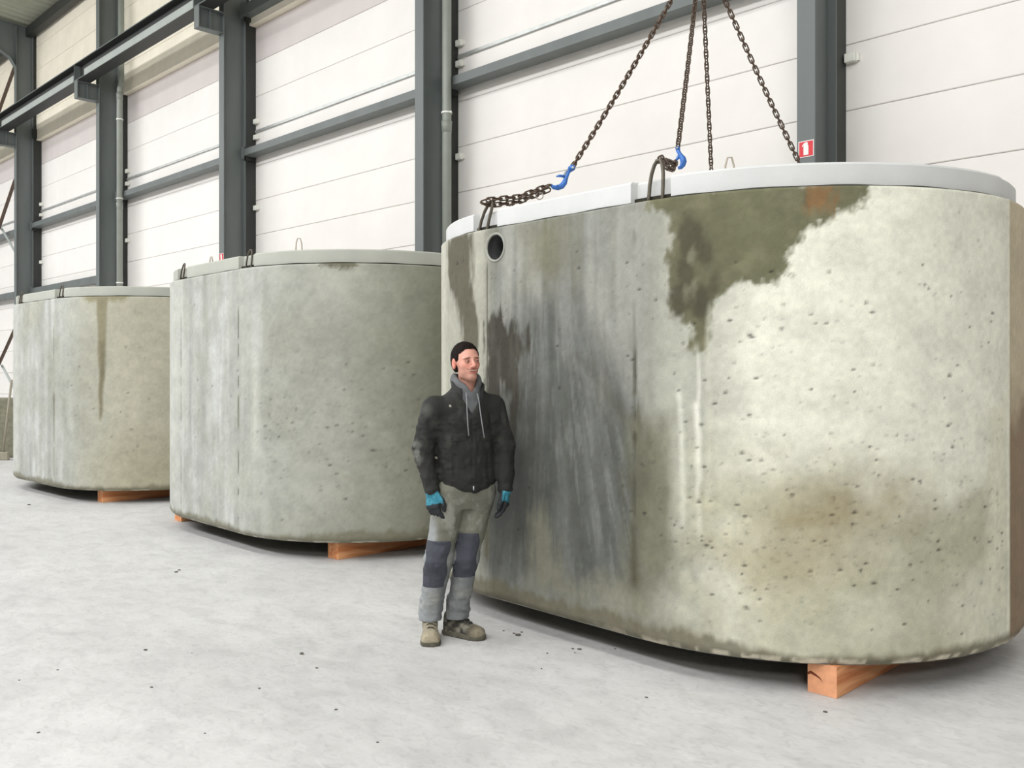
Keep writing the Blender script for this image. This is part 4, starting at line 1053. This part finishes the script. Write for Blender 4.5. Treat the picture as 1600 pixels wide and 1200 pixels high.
# gloved hands
M['glove'] = attr_mat('teal_and_black_glove', .75, .5, 300, .15, 200)
def hand(wr, el, side, lab, thv):
    wr = Vector(wr); ax = (wr-Vector(el)).normalized(); ax = (ax*.6+Vector((0, -.05, -1))).normalized()
    # palm plane: thumb side faces forward (towards the camera, a little inwards)
    th = Vector(thv); th = (th-ax*th.dot(ax)).normalized(); bk = ax.cross(th)*(-side)       # back of the hand outwards
    if bk.x*side > 0: bk = -bk
    K = 1.17
    q = lambda a, t, b: tuple(wr+(ax*a+th*t+bk*b)*K)
    fing = []
    for t0, L, r_, cu in ((.030, .074, .0115, .25), (.010, .082, .012, .32), (-.011, .076, .0115, .38), (-.031, .060, .0105, .45)):
        p = [q(.085, t0*.9, 0)]; ang = .12; a, b = .085, 0.
        for s_, dl in enumerate((.44, .32, .26)):
            ang += cu*(1.0 if s_ else .8); a += math.cos(ang)*L*dl; b -= math.sin(ang)*L*dl; p.append(q(a, t0*(1.0+.1*s_), b))
        fing.append((p, [r_*1.08, r_, r_*.95, r_*.85]))
    thumb = ([q(.030, .028, -.006), q(.058, .050, -.012), (q(.085, .056, -.020)), q(.108, .050, -.028)], [.0165, .015, .0135, .0115])
    def f_(X, Y, Z):
        d = cone(X, Y, Z, q(-.012, 0, 0), q(.012, 0, 0), .040, .040)
        for t0 in (.028, .009, -.010, -.028): d = smin(d, cone(X, Y, Z, q(.012, t0*.6, 0), q(.088, t0, 0), .021, .0175), .012)
        for p, r_ in [thumb]+fing: d = smin(d, chain_sd(X, Y, Z, p, [x_*1.12 for x_ in r_], .004), .005)
        return d-folds(X, Y, Z, .0014, (60, 60, 60), 71)
    c = wr+ax*.06
    P, F = nets(f_, np.arange(c.x-.10, c.x+.10, .0028), np.arange(c.y-.11, c.y+.11, .0028), np.arange(c.z-.14, c.z+.13, .0028))
    rel = P-np.array(wr); A = rel@np.array(ax); B = rel@np.array(bk); T_ = rel@np.array(th)
    C_ = np.ones((len(P), 3))*np.array(lin((34, 38, 42)))
    teal = np.clip((.085-A+.02*(vn(P[:, 0]*50, P[:, 1]*50, P[:, 2]*50, 73)-.5)+.35*np.clip(B, 0, .03))*150, 0, 1)*np.clip((B+.012+.35*np.clip(.02-A, 0, .1))*120, 0, 1)
    C_ = tmix(C_, teal, (48, 128, 150)); C_ = tmix(C_, teal*np.clip((vn(P[:, 0]*70, P[:, 1]*70, P[:, 2]*70, 75)-.5)*3, 0, 1)*.5, (86, 160, 176))
    e = npmesh('glove', P, F, M['glove'], man, C_); e['label'] = lab
hand(WrL, ElL, 1, 'teal and black work glove on the hand at left', (.80, -.60, -.05))
hand(WrR, ElR, -1, 'teal and black work glove on the hand near the tank', (-.15, -1, -.05))

# ------------------------------------------------------------------ lifting chains
def on_seg(A, B, px, py):          # point above the plan segment A-B (camera-plan metres) seen at a pixel
    (ax, az), (bx, bz) = A, B; k = (px-800)/F_PX
    t = (k*az-ax)/((bx-ax)-k*(bz-az)); X, Z = ax+(bx-ax)*t, az+(bz-az)*t
    w = P2W(X, Z); return Vector((w[0], w[1], EYE-(py-Y0)/F_PX*Z))
def link_mesh():
    r, hl, hw = .0054, .0195, .0140; pts = []
    for k in range(6): a = -math.pi/2+math.pi*k/5; pts.append((hl+hw*math.cos(a), hw*math.sin(a), 0))
    for k in range(6): a = math.pi/2+math.pi*k/5; pts.append((-hl+hw*math.cos(a), hw*math.sin(a), 0))
    mb = MB().tube(pts, r, 6, closed=True); me = bpy.data.meshes.new('chain_link')
    me.from_pydata([tuple(v) for v in mb.V], [], mb.F); me.materials.append(M['chain']); me.polygons.foreach_set('use_smooth', [True]*len(me.polygons)); return me
LINK = link_mesh(); PITCH = .0425
def hang(P, root, twist=.0, phase=0):
    """links one after another along the polyline P (world), children of root"""
    P = [Vector(p) for p in P]; seg = [(P[i+1]-P[i]).length for i in range(len(P)-1)]; tot = sum(seg)
    n = int(tot/PITCH); rl = Vector(root.location)
    for k in range(n):
        d = (k+.5)*tot/n; i = 0
        while i < len(seg)-1 and d > seg[i]: d -= seg[i]; i += 1
        t = (P[i+1]-P[i]).normalized(); c = P[i]+t*d
        up = Vector((0, 0, 1)) if abs(t.z) < .95 else Vector((1, 0, 0))
        u = (up-t*up.dot(t)).normalized(); w = t.cross(u)
        a = (k+phase) % 2*math.pi/2 + math.pi/4*.6 + twist*k
        u2 = u*math.cos(a)+w*math.sin(a); w2 = t.cross(u2)
        o = bpy.data.objects.new('chain_link', LINK); link(o, root)
        m = Matrix((t, u2, w2)).transposed().to_4x4(); m.translation = c-rl; o.matrix_local = m
def hook_at(P, d, side, root, s=1.0):
    """grab hook: eye at P, opening in direction d, belly towards side"""
    d = Vector(d).normalized(); side = Vector(side); side = (side-d*side.dot(d)).normalized(); w = d.cross(side); rl = Vector(root.location)
    e = empty('hook'); e.parent = root
    q = lambda a, b, c=0: P+(d*a+side*b+w*c)*s-rl
    body = [(.0, 0), (.03, .010), (.06, .026), (.085, .042), (.115, .048), (.145, .040), (.165, .020), (.170, -.004)]
    MB().tube([q(a, b) for a, b in body], [.013, .013, .015, .019, .020, .017, .014, .009], 10).build('hook_body', M['hook'], e, True)
    for c in (-.012, .012): MB().tube([q(-.012, 0, c*.9), q(-.012, 0, c*1.5)], .020*s, 12).build('hook_eye', M['hook'], e, True)
    MB().tube([q(-.014, 0, -.026), q(-.014, 0, .026)], .008*s, 10).build('hook_pin', M['hook_pale'], e, True)
    MB().tube([q(.018, -.008), (q(.05, -.006)), q(.085, -.004)], [.006, .009, .006], 8).build('hook_latch', M['hook_pale'], e, True)
    MB().tube([q(.060, .012), q(.085, -.012), q(.105, -.022)], [.010, .009, .005], 8).build('hook_guard', M['hook'], e, True)
    MB().tube([q(.140, .030, -.016), q(.155, .022, 0), q(.140, .030, .016)], .009, 8).build('hook_cradle', M['hook'], e, True)
A0 = (1.334, 6.457); apex = on_seg(A0, (1.5, 6.4), 1096, -84)
def t3w(lx, ly, z): 
    v = Matrix.Rotation(-.04487, 3, 'Z') @ Vector((lx, ly, z)); return v+Vector(t3.location)
def w2p(v): return (v[0]*CT+v[1]*ST, -v[0]*ST+v[1]*CT)
def loop_top(s, lean, h):
    a, b, cx, cy = [v[0] for v in outline(np.array([s]))]
    return t3w(a-cx*.045+lean[0], b-cy*.045+lean[1], ZT+h-.012)
LPT = dict(A=loop_top(-.105, (.075, .02), .20), B=loop_top(LL+.105, (.008, .02), .23),
           D=loop_top(LL+math.pi*RR-.105, (-.06, -.03), .20), C=loop_top(2*LL+math.pi*RR+.105, (.03, -.03), .20))
def leg(nm, tip_px, start_px, label, sag=.0, dbl=True):
    root = empty('lifting_chain', apex); tag(root, label, 'chain', 'four lifting chains of the sling')
    lp = LPT[nm]; lpp = w2p(lp); E1 = on_seg(A0, lpp, *tip_px)
    ap = apex+((E1-apex).normalized()*.06)
    mid = (ap+E1)/2; sg = (E1-apex).length*.012
    P = [ap+(E1-ap)*t+Vector((0, 0, -1))*sg*4*t*(1-t)*(1.2) for t in np.linspace(0, 1, 9)]
    hang(P, root); return root, E1, lp
# A: front left chain with the blue hook above the inlet side
rA, eA, lA = leg('A', (893, 263), None, 'left chain with a blue hook and a double length to the left cable loop')
ppA = w2p(lA)
tA = on_seg(A0, ppA, 858, 292)
d = (tA-eA).normalized()
hook_at(eA+d*.012, d, Vector((0, 0, -1)), rA, 1.05)
for k, (zo, zs) in enumerate(((0.028, .022), (-.030, -.014))):
    a = on_seg(A0, ppA, 762, 313 if k == 0 else 321); b = on_seg(A0, ppA, 858, 290 if k == 0 else 296)
    off = Vector((-ST, CT, 0))*(.012 if k else -.012)
    hang([a+off, (a+b)/2-Vector((0, 0, .028))+off, b+off], rA, 0, k)
hang([on_seg(A0, ppA, 765, 313), on_seg(A0, ppA, 752, 317)-Vector((0, 0, .0)), on_seg(A0, ppA, 764, 322)], rA)
rg = on_seg(A0, ppA, 843, 306)
mb = MB().tube([rg-Vector(rA.location)+Vector((CT, ST, 0))*.024*math.cos(t)+Vector((0, 0, .024*math.sin(t))) for t in np.linspace(0, 2*math.pi, 17)[:-1]], .004, 6, closed=True)
mb.build('tag_ring', M['loop_lt'], rA, True)
# B: second chain, hook seen end on, short chain doubled round the near cable loop
rB, eB, lB = leg('B', (1059, 231), None, 'second chain from the left with a blue hook at the near cable loop')
pB = w2p(lB); hk = eB
hook_at(hk+Vector((0, 0, -.012)), Vector((.05, 0, -1)), Vector((ST, -CT, 0))*.4+Vector((CT, ST, 0)), rB, .66)
b2 = on_seg(A0, pB, 1056, 254)
for k, dy in ((0, -.014), (1, .014)):
    off = Vector((-ST, CT, 0))*dy
    q0 = on_seg(A0, pB, 1031, 246+k*6); 
    hang([b2+off, on_seg(A0, pB, 1050, 266-12*k)+off, on_seg(A0, pB, 1043, 264-14*k)+off, q0+off], rB, 0, k)
# C and D: the two rear chains that drop behind the lid
for nm, px, lab in (('C', (1113, 300), 'third chain from the left, dropping almost straight behind the lid'),
                    ('D', (1262, 282), 'rightmost chain, running down to the lid beside the red sign')):
    r_, e_, l_ = leg(nm, px, None, lab)
    d = (l_-e_).normalized(); hook_at(e_+d*.012, d, Vector((0, 0, -1)), r_, 1.0)
    for k in (0, 1): hang([e_+d*.17+Vector((0, 0, .02-.04*k)), l_+Vector((0, 0, .015-.03*k))], r_, 0, k)
# ring and crane block overhead
rr = empty('crane_block', apex); tag(rr, 'crane hook block above the picture, holding the chain sling', 'crane hook')
MB().tube([(CT*.07*math.cos(t), ST*.07*math.cos(t), .02+.10*math.sin(t)) for t in np.linspace(0, 2*math.pi, 25)[:-1]], .013, 8, closed=True).build('master_ring', M['chain'], rr, True)
MB().tube([(0, 0, .12), (0, 0, .20), (.0, 0, .30)], [.02, .025, .05], 12).build('hook_shank', M['steel_dark'], rr, True)
MB().box(-.14, .14, -.09, .09, .30, .62, .03).build('block_housing', M['steel_dark'], rr)
for s in (-.08, .08): MB().tube([(s, 0, .6), (s, 0, 6.5)], .008, 6).build('hoist_rope', M['steel_dark'], rr, True)
# lid bars on top of the lids
def bar_at(root, rot, px, Zd, w, h, ang=0, lean=0):
    lx, ly = loc_from(root, rot, px, Zd); lidbar(root, lx, ly, ang, w, h, lean)
bar_at(t3, -.04487, 1140, 5.6, .031, .26, .7)
bar_at(t3, -.04487, 795, 6.3, .012, .105, .7, .03)
bar_at(t2, -.03437, 467, 9.0, .035, .26, .7)
bar_at(t2, -.03437, 329, 9.6, .016, .15, .7, .02)
# grit lying on the floor
r = random.Random(4); mb = MB()
spots = [(787, 986, 3), (803, 990, 4), (810, 993, 8), (815, 988, 4), (855, 1021, 3), (895, 1014, 4), (905, 1015, 6), (898, 1020, 3), (846, 1045, 3), (961, 1014, 3), (1010, 1090, 4),
         (227, 1016, 5), (471, 1022, 7), (495, 1044, 4), (405, 1076, 4), (237, 1074, 4), (275, 894, 5), (280, 891, 4), (45, 789, 4), (300, 1020, 2), (1290, 1113, 6), (525, 1109, 4), (30, 1063, 3), (90, 1047, 3), (60, 1145, 4), (590, 1160, 4), (320, 1146, 3)]
for px, py, s in spots:
    x, y = ground(px, py); sz = s/F_PX*(F_PX*EYE/(py-Y0))*.55
    pts = []
    for k in range(7):
        a = k*2*math.pi/7; pts.append((x+sz*math.cos(a)*r.uniform(.7, 1.3), y+sz*math.sin(a)*r.uniform(.7, 1.3)))
    mb.prism(pts, -.001, sz*.45)
tag(mb.build('floor_grit', M['stone']), 'scattered dark grit and chips on the pale floor', 'grit', kind='stuff')
